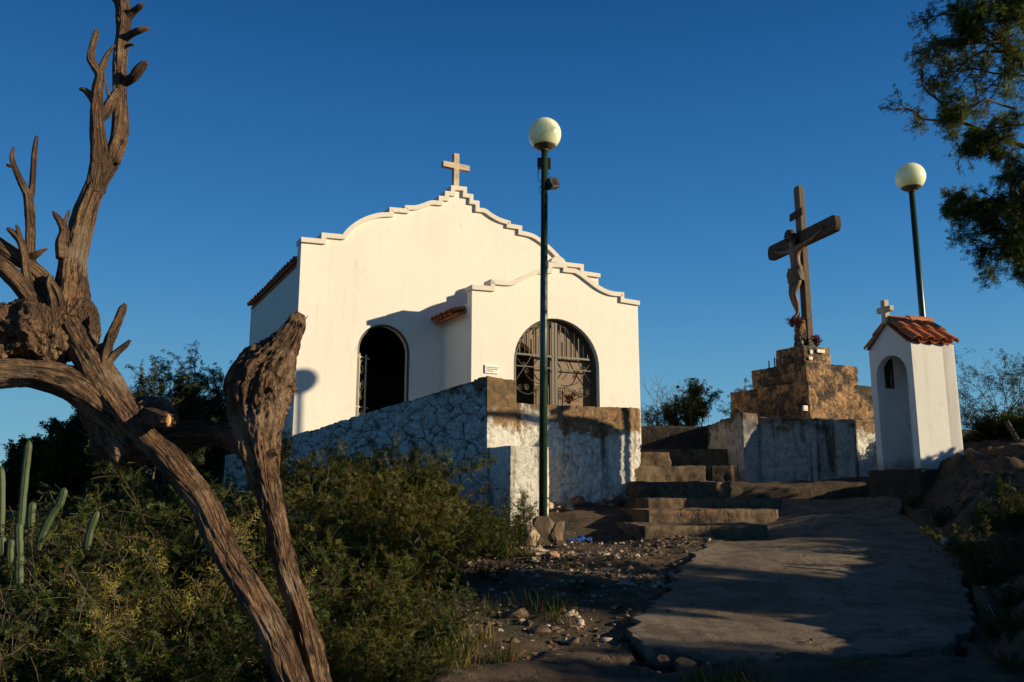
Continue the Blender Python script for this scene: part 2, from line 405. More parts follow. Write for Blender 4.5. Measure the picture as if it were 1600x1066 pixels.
def m_globe():
    t = NT('milky_globe'); w = t.coord(); n = t.noise(w, 3, 3)
    c = t.mix(n, (.86,.98,.58), (.90,.99,.66))
    c = t.mix(t.math('MULTIPLY', t.ramp(t.noise(w, 7, 5, .6), [(.45, 0), (.8, 1)]), .12), c, (.6,.58,.36))
    t.set(Base_Color=c, Roughness=.28); t.b.inputs['Subsurface Weight'].default_value = 1.0
    t.b.inputs['Subsurface Radius'].default_value = (1, 1, 1); t.b.inputs['Subsurface Scale'].default_value = .22
    return t.m

M = dict(
    plaster=m_plaster('white_plaster'), coping=m_plaster('coping_plaster', (.74,.69,.60), .9),
    shrine=m_plaster('shrine_plaster', (.76,.745,.71), .6, 1.85),
    inner=m_simple('tan_inner_paint', (.88,.70,.48), .85, .1, 3),  # plaster tinted warm: bounced sunlight is part of this colour
    doorpaint=m_simple('brown_door_paint', (.185,.125,.075), .7, .12, 5, .002, 0, (9,9,.6)), paleiron=m_simple('pale_iron_paint', (.42,.38,.30), .5, .15, 12, .001),  # second entry: gate iron lightened in colour to show in the jamb's shade
    dark=m_simple('dark_interior_paint', (.05,.04,.035), .9, .1, 3),  # near-black colour stands in for the shade of the unlit nave
    front=m_rubble('limewashed_front', stone=(.20,.125,.06), cover=.53, crack=.9, streak=.85, soot=.55, grime=.45, ml=.50, zt=2.95, zspan=.9, sc_=4.2),
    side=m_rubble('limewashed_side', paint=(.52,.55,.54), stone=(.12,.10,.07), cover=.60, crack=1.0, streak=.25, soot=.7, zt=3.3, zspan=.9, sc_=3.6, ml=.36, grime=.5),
    calwall=m_rubble('stained_wash', paint=(.44,.41,.37), cover=.58, crack=.3, streak=1.0, soot=.9, slo=.54, grime=.6, zt=2.95, zspan=.8, sc_=4),
    stone=m_rubble('weathered_stone', paint=(.46,.27,.13), stone=(.16,.09,.042), cover=.52, crack=1.0, streak=.85, soot=.95, slo=.475, ml=.40, grime=.9, zt=30, zspan=.5, sc_=3.6),
    step=m_rubble('worn_step_stone', paint=(.19,.125,.07), stone=(.09,.06,.034), cover=.55, crack=.6, streak=.5, soot=.7, slo=.52, grime=.7, zt=8, zspan=.5, sc_=2.5),
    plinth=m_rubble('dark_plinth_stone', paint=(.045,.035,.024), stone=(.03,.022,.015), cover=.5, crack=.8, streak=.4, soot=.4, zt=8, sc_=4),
    tile=m_tile(), wood=m_wood(), soil=m_ground(), path=m_path(),
    iron=m_simple('brown_iron_paint', (.050,.037,.024), .5, .15, 20, .001),
    green=m_simple('dark_green_paint', (.012,.035,.018), .35, .25, 12, .001, spec=.6),
    black=m_simple('black_casing', (.012,.012,.012), .45, .2, 10, .001),
    glass=m_simple('lamp_glass', (.05,.055,.06), .12, .05, 5, 0),
    globe=m_globe(), holder=m_simple('brown_holder_paint', (.14,.10,.055), .5, .2, 10, .001), steel=m_simple('pale_socket_metal', (.55,.5,.42), .4, .1, 8, 0, .6),
    beam=m_simple('weathered_beam', (.042,.030,.019), .85, .45, 6, .01, 0, (6,6,.8)),  # darker copy of the cross wood, shade put into its colour
    beamlit=m_simple('cross_wood', (.12,.088,.058), .85, .4, 6, .01, 0, (6,6,.8)),  # lighter copy of the same wood, sunlight put into its colour
    figure=m_simple('aged_statue_paint', (.12,.068,.032), .6, .5, 14, .006),
    cloth=m_simple('loincloth_paint', (.085,.064,.034), .75, .45, 18, .01),
    hair=m_simple('dark_hair_paint', (.03,.02,.014), .7, .3, 20, .006),
    stonecross=m_simple('pale_cross_stone', (.52,.42,.30), .85, .35, 7, .006),
    marble=m_simple('pale_plaque_stone', (.78,.74,.66), .5, .1, 9, .001),
    ink=m_simple('engraved_lettering', (.12,.10,.08), .8, .1, 9, 0),
    cutwood=m_simple('fresh_cut_wood', (.60,.33,.14), .8, .25, 30, .004),
    candle=m_simple('candle_wax', (.05,.045,.045), .5, .2, 10, 0),
    rock=m_simple('rubble_stone', (.125,.085,.055), .92, .5, 6, .012),
    brick=m_simple('broken_brick', (.42,.22,.13), .9, .35, 9, .008),
    pale=m_simple('pale_chip', (.44,.34,.25), .9, .3, 9, .006),
    blue=m_simple('blue_plastic', (.02,.10,.42), .3, .2, 9, .004),
    red=m_simple('red_petal', (.55,.03,.03), .6, .3, 20, 0), pink=m_simple('magenta_petal', (.50,.03,.14), .6, .3, 20, 0),
    orange=m_simple('orange_petal', (.65,.12,.04), .6, .3, 20, 0),
    wire=m_simple('pale_wire', (.22,.23,.22), .5, .1, 9, 0),
    leafA=m_leaf('leaf_olive', (.014,.022,.002), (.066,.082,.004), (.24,.08,.012)),
    leafB=m_leaf('leaf_green', (.006,.016,.002), (.030,.056,.004), (.16,.11,.02)),
    leafC=m_leaf('leaf_dusty', (.012,.021,.006), (.036,.050,.014), (.13,.11,.03)),
    leafT=m_leaf('leaf_thorn_tree', (.022,.040,.007), (.075,.105,.016), (.16,.12,.03), .45),
    straw=m_leaf('straw', (.10,.085,.018), (.22,.18,.040), None, .2),
    litter=m_leaf('dead_leaf', (.04,.027,.015), (.20,.14,.08), None, .1),
    bark=m_bark('grey_bark', (.13,.10,.075)), twig=m_bark('twig_bark', (.16,.115,.07)),
    cactus=m_simple('cactus_skin', (.04,.060,.020), .6, .35, 10, .003),
    dial=m_simple('shrine_glass', (.015,.018,.022), .2, .2, 9, 0),
)

# ------------------------------------------------------------------ terrain
PLx = lambda y: np.interp(y, [4.9, 5.55, 6.2, 7.2, 7.9, 8.9, 9.6, 12.5], [.62, .73, .95, 1.33, 1.62, 2.1, 2.5, 3.6])
PRx = lambda y: np.interp(y, [4.9, 5.4, 6.3, 7.3, 8.5, 10.5, 12.5], [2.6, 2.86, 3.45, 3.9, 4.3, 4.95, 5.7])
def g0(x, y):
    x = np.asarray(x, float); y = np.asarray(y, float)
    z = .115 * np.clip(y, -6, 13)
    xl = -.5 + .03*np.clip(y, 0, 20)
    d = np.clip(xl - x, 0, 40); z = z - .15*np.minimum(d, 6) - .10*np.clip(d-6, 0, 40)
    xr = PRx(np.clip(y, 4.9, 12.5)) + .15
    e = np.clip(x - xr, 0, 30); z = z + .62*(1-np.exp(-e/.9)) * np.clip((y+2)/6, 0, 1) - .06*np.clip(e-9, 0, 30)
    ss = np.clip((y-9.0)/.8, 0, 1)*np.clip((13.2-y)/.4, 0, 1)*np.clip((x+.9)/.6, 0, 1)*np.clip((4.0-x)/.8, 0, 1); z = z - .17*ss
    z = z + .20*np.exp(-(((x-5.55)/.8)**2 + ((y-11.3)/.8)**2)**1.5)
    z = z - .16*np.clip(y-24, 0, 150) - .12*np.clip(-y-8, 0, 150)
    z = z - .1*np.clip(np.abs(x)-30, 0, 250)
    return np.maximum(z, -26)
def g(x, y): return float(g0(x, y))
def vnoise(x, y, s, seed=0):
    x = x*s; y = y*s; xi = np.floor(x); yi = np.floor(y); fx = x-xi; fy = y-yi
    fx = fx*fx*(3-2*fx); fy = fy*fy*(3-2*fy)
    def h(a, b):
        q = np.sin(a*127.1 + b*311.7 + seed*74.7)*43758.5453; return q-np.floor(q)
    return (h(xi,yi)*(1-fx)+h(xi+1,yi)*fx)*(1-fy)+(h(xi,yi+1)*(1-fx)+h(xi+1,yi+1)*fx)*fy - .5
def grid_mesh(name, X, Y, Zz, mat, skirt=0):
    ny, nx = X.shape
    co = np.stack([X, Y, Zz], -1).reshape(-1, 3)
    idx = np.arange(nx*ny).reshape(ny, nx)
    q = np.stack([idx[:-1,:-1], idx[:-1,1:], idx[1:,1:], idx[1:,:-1]], -1).reshape(-1, 4)
    if skirt:
        loop = np.concatenate([idx[0,:], idx[1:,-1], idx[-1,::-1][1:], idx[::-1,0][1:-1]])
        n0 = len(co); low = co[loop].copy(); low[:,2] -= skirt
        cen = co.mean(0); low[:,:2] = low[:,:2]*.985 + cen[:2]*.015
        low[:,:2] += np.random.RandomState(3).uniform(-.02, .02, (len(loop), 2))
        co = np.concatenate([co, low]); k = np.arange(len(loop)); k2 = (k+1) % len(loop)
        q = np.concatenate([q, np.stack([loop[k2], loop[k], n0+k, n0+k2], -1)])
    me = mesh_np(name, co, q); me.materials.append(mat)
    me.polygons.foreach_set('use_smooth', [True]*len(me.polygons))
    o = bpy.data.objects.new(name, me); COL.objects.link(o); return o
def mesh_np(name, co, q):
    me = bpy.data.meshes.new(name); n = q.shape[1]
    me.vertices.add(len(co)); me.vertices.foreach_set('co', np.asarray(co, np.float32).ravel())
    me.loops.add(q.size); me.loops.foreach_set('vertex_index', q.astype(np.int32).ravel())
    me.polygons.add(len(q)); me.polygons.foreach_set('loop_start', np.arange(0, q.size, n, dtype=np.int32))
    me.polygons.foreach_set('loop_total', np.full(len(q), n, np.int32))
    me.update(calc_edges=True); return me

def axis(a, b, st, far, k=1.28):
    c = list(np.arange(a, b, st)); d = st
    lo = []; p = a
    while p > -far: d *= k; p -= d; lo.append(p)
    d = st; hi = []; p = b
    while p < far: d *= k; p += d; hi.append(p)
    return np.array(lo[::-1] + c + hi)
gx = axis(-4.5, 7.5, .045, 9000); gy = axis(3.2, 13.5, .05, 9000)
X, Y = np.meshgrid(gx, gy)
Zg = g0(X, Y)
near = np.exp(-((np.hypot(X-1, Y-8))/18)**2)
Zg = Zg + near*(vnoise(X, Y, 1.1, 1)*.10 + vnoise(X, Y, 3.1, 2)*.06 + vnoise(X, Y, 8, 3)*.030 + vnoise(X, Y, 17, 4)*.022) + (1-near)*vnoise(X, Y, .02, 9)*6
bankm = np.clip((X-PRx(Y)-.1)/.5, 0, 1)*np.clip((14-Y)/3, 0, 1)*(X < 12)
Zg = Zg + bankm*(vnoise(X, Y, 2.3, 21)*.26 + np.abs(vnoise(X, Y, 5.7, 22))*.22 + np.abs(vnoise(X, Y, 11, 23))*.13 + vnoise(X, Y, 19, 24)*.05)
onp = (X > PLx(Y)+.05) & (X < PRx(Y)-.05) & (Y > 5.0) & (Y < 12.4)
Zg = np.where(onp, g0(X, Y) - .06, Zg)
tag(grid_mesh('ground', X, Y, Zg, M['soil']), 'brown stony soil of the hilltop', None, None, 'structure')

# concrete path
nv_, nu_ = 190, 110
t = np.linspace(0, 1, nv_)[:, None]; s = np.linspace(0, 1, nu_)[None, :]
jag0 = lambda y, f: np.abs(((y*f) % 1.0) - .5) - .25
yf = np.interp(s, [0, .15, .4, .75, 1], [5.5, 5.18, 4.98, 5.12, 5.42]) + vnoise(s*7, s*0, 1.7, 5)*.08 + jag0(s*3, 1.9)*.12 + jag0(s*3+.3, 4.3)*.05
Yp = yf + (12.3 - yf)*t
jag = lambda y, f, sd_: np.abs(((y*f + vnoise(y, y*0, f*.7, sd_)*1.5) % 1.0) - .5) - .25
xl = PLx(Yp) + vnoise(Yp, Yp*0, 2.3, 6)*.16 + jag(Yp, 2.1, 6)*.16 + jag(Yp, 5.3, 8)*.07 + vnoise(Yp, Yp*0, 21, 6)*.03
xr = PRx(Yp) + vnoise(Yp, Yp*0, 1.3, 7)*.26 + jag(Yp, 1.7, 9)*.18 + jag(Yp, 4.6, 5)*.08 + vnoise(Yp, Yp*0, 21, 9)*.03
Xp = xl + (xr-xl)*s
Zp = g0(Xp, Yp) + .05 + vnoise(Xp, Yp, .9, 11)*.05 + vnoise(Xp, Yp, 3, 12)*.018 + vnoise(Xp, Yp, 14, 13)*.006
tag(grid_mesh('path', Xp, Yp, Zp, M['path'], skirt=.13), 'worn concrete path with a broken edge', None, None, 'structure')

# ------------------------------------------------------------------ chapel
TR = at(999, 638, 13.0); TL = onplane(760, 588, TR, V)
PR = at(998, 474, 16.0)
FQ = onplane(690, 490, onplane(735, 452, PR, V), U); PD = (FQ - PR).dot(V)    # facade depth behind the porch front
FL = 2.3
def sz(px, py, d=0.0):
    Q = PR + V*d; P = onplane(px, py, Q, V); return ((P-PR).dot(U), P.z)
def W(s, z, d=0.0):
    return Vector((PR.x, PR.y, 0)) + U*s + V*d + Z*z
def arch(s0, s1, zs, b, n=24):
    c = (s0+s1)/2; a = (s1-s0)/2
    return [(c + a*math.cos(th), zs + b*math.sin(th)) for th in [math.pi*i/n for i in range(n+1)]]   # right -> left
def smooth_curve(pts, k=5):
    out = []; n = len(pts)
    for i in range(n-1):
        p0 = pts[max(i-1,0)]; p1 = pts[i]; p2 = pts[i+1]; p3 = pts[min(i+2,n-1)]
        for j in range(k):
            t = j/k
            out.append(tuple(.5*((2*p1[c])+(-p0[c]+p2[c])*t+(2*p0[c]-5*p1[c]+4*p2[c]-p3[c])*t*t+(-p0[c]+3*p1[c]-3*p2[c]+p3[c])*t**3) for c in (0,1)))
    out.append(pts[-1]); return out

def step_profile(groups, d):
    """groups: ('l', pts) straight, ('c', pts) curve, all in photo pixels"""
    out = []
    for k, pts in groups:
        q = [sz(x, y, d) for x, y in pts]
        if k == 'c': q = smooth_curve(q)
        out += q
    return out
fac_prof = step_profile([('l', [(469.5,371.5),(501,374.5)]), ('l', [(501,364.5),(534,367.5)]),
    ('c', [(534,367),(543,357),(556,347),(572,339),(590,334),(607,333)]), ('l', [(608,325)]),
    ('c', [(608,325),(631,327)]), ('c', [(632,322),(648,322),(660,318.5),(672,314.5),(684,315)]),
    ('l', [(684,307),(693.5,308),(693.5,299.5),(703,300.5),(703,291)]),
    ('l', [(728,293.5),(728,303.5),(738,305),(738,314),(747.5,315.5),(747.5,326)]),
    ('c', [(747.5,326),(757,327.5),(768,335),(781,342),(796,346.5)]), ('l', [(796,351),(814,354),(814,362)]),
    ('c', [(814,362),(830,366),(845,375),(858,386),(870,398),(881,410.5)]),
    ('l', [(881,410.5),(910,414),(910,424.5),(936,428.5)])], PD)
por_prof = step_profile([('l', [(736,445.5),(765,448),(765,437)]), ('c', [(766,437),(783,439),(801,439),(818,431),(837,422.5),(855,421)]),
    ('l', [(855,410.5),(884,413),(884,419.5),(898,421)]), ('c', [(898,421),(908,427),(922,438),(936,448),(953,455.5),(973,457.5)]),
    ('l', [(973.5,467),(997.5,471)])], 0)
def clean(p):
    o = [p[0]]
    for q in p[1:]:
        if math.hypot(q[0]-o[-1][0], q[1]-o[-1][1]) > .012: o.append(q)
    return o
def square_up(p):
    """make the little risers of the stepped parts truly vertical"""
    p = [list(q) for q in p]
    for i in range(1, len(p)):
        if abs(p[i][1]-p[i-1][1]) > .05 and abs(p[i][0]-p[i-1][0]) < .035: p[i][0] = p[i-1][0]
    return [tuple(q) for q in p]
fac_prof = square_up(clean(fac_prof)); por_prof = square_up(clean(por_prof))
fs0, fs1 = fac_prof[0][0]+.02, fac_prof[-1][0]-.02
ps0, ps1 = por_prof[0][0]+.02, por_prof[-1][0]-.02

def offset_line(p, d):
    out = []; n = len(p)
    for i in range(n):
        a = Vector(p[max(i-1,0)]); b = Vector(p[i]); c = Vector(p[min(i+1,n-1)])
        t1 = (b-a).normalized() if i else (c-b).normalized(); t2 = (c-b).normalized() if i < n-1 else t1
        n1 = Vector((t1.y, -t1.x)); n2 = Vector((t2.y, -t2.x)); m = (n1+n2)
        m = m.normalized() if m.length > .1 else n1
        k = min(1.42, 1/max(.3, m.dot(n1)))
        q = b + m*d*k; out.append((q.x, q.y))
    return out
def coping(prof, d0, d1, parent, th=.085):
    p = [(prof[0][0]-.0, prof[0][1])] + prof[1:-1] + [(prof[-1][0]+.0, prof[-1][1])]
    inn = offset_line(p, th); m = MB()
    for i in range(len(p)-1):
        q = [W(*inn[i], d0), W(*inn[i+1], d0), W(*inn[i+1], d1), W(*inn[i], d1), W(*p[i], d0), W(*p[i+1], d0), W(*p[i+1], d1), W(*p[i], d1)]
        m.hexa(q)
    return m.build('coping', M['coping'], parent)

chapel = empty('chapel', W(-3.4, FL, PD), 'white plastered chapel with stepped gable, porch and tiled roof on the stone terrace', 'chapel')
# main facade
A2 = (-5.27, -4.27, 4.07, .50)      # side doorway: s0, s1, spring, rise
def wall_below(prof, drop=.05):
    q = offset_line(prof, drop); q = [(fs, z) for fs, z in q]; return q
door_s = (-2.62, -1.42)              # nave doorway inside the porch
fo = [(fs0, FL)] + [(fs0, fac_prof[0][1]-.05)] + wall_below(fac_prof)[1:-1] + [(fs1, fac_prof[-1][1]-.05), (fs1, FL)]
fo += [(door_s[1], FL)] + arch(door_s[0], door_s[1], 3.86, .60) + [(door_s[0], FL)]
fo += [(A2[1], FL)] + arch(*A2) + [(A2[0], FL)]
fac = poly_wall('facade_wall', fo, W(0, 0, PD), U, V, .26, M['plaster'], chapel)
coping(fac_prof, PD-.055, PD+.30, chapel)
# porch front wall
GA = (-2.79, -.96, 3.85, .87)
po = [(ps0, FL), (ps0, por_prof[0][1]-.05)] + wall_below(por_prof)[1:-1] + [(ps1, por_prof[-1][1]-.05), (ps1, FL)]
po += [(GA[1], FL)] + arch(*GA) + [(GA[0], FL)]
poly_wall('porch_front_wall', po, W(0, 0, 0), U, V, .20, M['plaster'], chapel)
coping(por_prof, -.05, .24, chapel)
mb = MB()   # rounded knob on the porch gable
pk = W(*sz(870, 412, .08), .08); k = []
for i in range(13):
    th = math.pi*i/12; k.append((math.cos(th)*.16, math.sin(th)*.125))
b0 = len(mb.v); mb.v += [tuple(pk - V*.07 + U*a + Z*b) for a, b in k] + [tuple(pk + V*.10 + U*a + Z*b) for a, b in k]
mb.f.append(tuple(range(13))); mb.f.append(tuple(reversed(range(13, 26)))); mb.uv += [None, None]
for i in range(13):
    j = (i+1) % 13; mb.f.append((i, j, 13+j, 13+i)); mb.uv.append(None)
mb.build('gable_knob', M['coping'], chapel)
# porch side walls
def wall_box(name, a, b, z0, z1, inward, th, mat, parent):
    m = MB(); m.hexa([a.xy.to_3d()+Z*z0, b.xy.to_3d()+Z*z0, (b+inward*th).xy.to_3d()+Z*z0, (a+inward*th).xy.to_3d()+Z*z0,
                      a.xy.to_3d()+Z*z1, b.xy.to_3d()+Z*z1, (b+inward*th).xy.to_3d()+Z*z1, (a+inward*th).xy.to_3d()+Z*z1])
    return m.build(name, mat, parent)
wall_box('porch_side_wall', W(ps0+.004, 0, .20), W(ps0+.004, 0, PD), FL, 4.86, U, .2, M['plaster'], chapel)
wall_box('porch_side_wall', W(ps1-.004, 0, .20), W(ps1-.004, 0, PD), FL, 4.86, -U, .2, M['plaster'], chapel)
# inner lining of the porch back wall (tan, warm bounced light put into the colour), with the same doorway
lo = [(ps0+.22, FL), (ps0+.22, 4.9), (ps1-.22, 4.9), (ps1-.22, FL), (door_s[1]+.0, FL)] + arch(door_s[0], door_s[1], 3.86, .60) + [(door_s[0], FL)]
poly_wall('porch_inner_lining', lo, W(0, 0, PD-.014), U, V, .010, M['inner'], chapel)
for s_in in (ps0+.207, ps1-.215):
    m = MB(); m.hexa([W(s_in, FL+.03, .21), W(s_in+.008, FL+.03, .21), W(s_in+.008, FL+.03, PD-.02), W(s_in, FL+.03, PD-.02), W(s_in, 4.85, .21), W(s_in+.008, 4.85, .21), W(s_in+.008, 4.85, PD-.02), W(s_in, 4.85, PD-.02)])
    m.build('porch_side_lining', M['inner'], chapel)  # pale sheets added to bounce more light inside the porch
# nave body
NL = 4.3
wall_box('nave_wall', W(fs0+.06, 0, PD+.26), W(fs0+.06, 0, PD+.26+NL), FL-.4, 5.60, U, .22, M['plaster'], chapel)
wall_box('nave_wall', W(fs1-.06, 0, PD+.26), W(fs1-.06, 0, PD+.26+NL), FL-.4, 5.60, -U, .22, M['plaster'], chapel)
mid = (fs0+fs1)/2
bo = [(fs0+.06, FL-.4), (fs0+.06, 5.6), (mid, 6.55), (fs1-.06, 5.6), (fs1-.06, FL-.4)]
poly_wall('nave_back_wall', bo, W(0, 0, PD+.26+NL), U, V, .22, M['plaster'], chapel)
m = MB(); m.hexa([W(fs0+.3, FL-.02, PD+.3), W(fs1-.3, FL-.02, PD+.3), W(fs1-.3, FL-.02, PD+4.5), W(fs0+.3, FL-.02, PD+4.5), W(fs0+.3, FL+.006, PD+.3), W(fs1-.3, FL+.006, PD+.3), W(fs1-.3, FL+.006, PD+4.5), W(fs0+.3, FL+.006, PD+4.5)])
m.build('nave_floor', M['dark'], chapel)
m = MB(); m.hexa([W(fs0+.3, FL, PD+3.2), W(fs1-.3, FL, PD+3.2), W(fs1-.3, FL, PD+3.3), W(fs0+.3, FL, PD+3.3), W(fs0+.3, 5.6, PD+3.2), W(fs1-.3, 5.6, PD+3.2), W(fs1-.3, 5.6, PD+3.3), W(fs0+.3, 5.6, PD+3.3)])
m.build('altar_screen', M['dark'], chapel)  # dark sheet closing off the nave, its darkness is painted shade
m = MB(); m.hexa([W(ps0+.2, FL-.02, .2), W(ps1-.2, FL-.02, .2), W(ps1-.2, FL-.02, PD-.02), W(ps0+.2, FL-.02, PD-.02), W(ps0+.2, FL+.03, .2), W(ps1-.2, FL+.03, .2), W(ps1-.2, FL+.03, PD-.02), W(ps0+.2, FL+.03, PD-.02)])
m.build('porch_floor', M['inner'], chapel)

def tile_roof(m, P, along, down, Lg, Wd, pitch_w=.21, row=.36, r=.055, th=.018):
    """barrel tiles: P top corner, along = eave direction, down = down-slope unit vector"""
    nrm = along.cross(down).normalized()
    if nrm.z < 0: nrm = -nrm
    nt = max(1, round(Lg/pitch_w)); pw = Lg/nt; nr = max(1, round(Wd/row)); rw = Wd/nr
    for j in range(nr):
        for i in range(nt):
            jit = random.uniform(-.012, .012)
            for conv in (1, 0):
                cx = (i + (.5 if conv else 1.0))*pw
                if not conv and i == nt-1: continue
                pts = []
                K = 8
                for k in range(K+1):
                    th_ = math.pi*k/K
                    hx = -math.cos(th_)*pw*.36; hz = math.sin(th_)*r*(1 if conv else -.8) + (.0 if conv else .012)
                    pts.append((hx, hz))
                y0 = j*rw; y1 = (j+1)*rw + .05 + jit
                for (lo_, hi_) in ((0.0, th),):
                    base = len(m.v)
                    for yy, lift in ((y0, .0), (y1, .026)):
                        for hx, hz in pts:
                            tp = .94 if yy == y0 else 1.06
                            for e in (lo_, hi_):
                                m.v.append(tuple(P + along*(cx+hx*tp) + down*yy + nrm*(hz*tp+lift+e)))
                    n2 = 2*(K+1)
                    for k in range(K):
                        a = base+2*k
                        m.f.append((a+1, a+3, a+n2+3, a+n2+1)); m.f.append((a, a+n2, a+n2+2, a+2))
                        m.f.append((a+n2, a+n2+1, a+n2+3, a+n2+2)); m.f.append((a, a+2, a+3, a+1)); m.uv += [None]*4
def slope_roof(name, eave_s, eave_z, ridge_s, ridge_z, d0, d1, parent):
    a = W(ridge_s, ridge_z, d0); e = W(eave_s, eave_z, d0); dn = (e-a); Wd = dn.length; dn.normalize()
    al = V
    m = MB(); nrm = al.cross(dn).normalized(); nrm = nrm if nrm.z > 0 else -nrm
    b = W(ridge_s, ridge_z, d1); f = W(eave_s, eave_z, d1)
    m.hexa([a-nrm*.06, b-nrm*.06, f-nrm*.06, e-nrm*.06, a-nrm*.02, b-nrm*.02, f-nrm*.02, e-nrm*.02])
    tile_roof(m, a, al, dn, d1-d0, Wd)
    return m.build(name, M['tile'], parent)
slope_roof('roof', fs0+.02, 5.64, mid, 6.62, PD+.27, PD+NL+.36, chapel)
slope_roof('roof', fs1-.02, 5.64, mid, 6.62, PD+.27, PD+NL+.36, chapel)
pmid = (ps0+ps1)/2
slope_roof('porch_roof', ps0-.20, 4.70, pmid, 5.36, .22, PD-.03, chapel)
slope_roof('porch_roof', ps1+.06, 4.80, pmid, 5.36, .22, PD-.03, chapel)
# gable cross
m = MB(); cb = W(*sz(711.5, 291, PD+.1), PD+.1); ax = (U, V, Z)
m.box(cb + Z*.32, (.058, .055, .345), ax); m.box(cb + Z*.405, (.29, .053, .058), ax)
m.build('gable_cross', M['stonecross'], chapel, bevel=.008)
# sign by the gate
m = MB(); c = W(*sz(768.5, 577, -.02), -.015); m.box(c, (.135, .012, .075), ax)
sgn = m.build('name_plate', M['marble'], chapel, bevel=.004)
m = MB()
for r_, n_ in ((.028, 9), (-.004, 7), (-.036, 5)):
    x = -.105
    for i in range(n_):
        w_ = random.uniform(.008, .014); m.box(c - V*.0145 + U*(x+w_) + Z*(r_+random.uniform(-.002,.002)), (w_*.62, .0012, .009), ax); x += w_*2+.006
m.build('lettering', M['ink'], sgn)

# iron work ------------------------------------------------------------
def iron_tube(m, pts, r=.011, d=.1, n=6, closed=False):
    m.tube([W(a, b, d) for a, b in pts], r, n, closed=closed)
def flat_bar(m, s0, z0, s1, z1, d, w=.018, th=.012):
    a = W(s0, z0, d); b = W(s1, z1, d); t_ = (b-a).normalized(); sd_ = t_.cross(V).normalized()
    q = []
    for P in (a, b): q += [P - sd_*w - V*th, P + sd_*w - V*th, P + sd_*w + V*th, P - sd_*w + V*th]
    m.hexa(q)
def scroll(m, s, z, r, turns, a0, sgn_, d, rr=.008):
    pts = []
    N = int(26*turns)
    for i in range(N+1):
        t_ = i/N; a = a0 + sgn_*t_*turns*2*math.pi; q = r*(1-.82*t_)
        pts.append((s + q*math.cos(a), z + q*math.sin(a)))
    iron_tube(m, pts, rr, d, 5)
def arc(m, s, z, r, a0, a1, d, rr=.010, n=20):
    iron_tube(m, [(s+r*math.cos(math.radians(a0+(a1-a0)*i/n)), z+r*math.sin(math.radians(a0+(a1-a0)*i/n))) for i in range(n+1)], rr, d, 5)
def arch_top(s, s0, s1, zs, b):
    c = (s0+s1)/2; a = (s1-s0)/2; u_ = max(0, 1-((s-c)/a)**2); return zs + b*math.sqrt(u_)

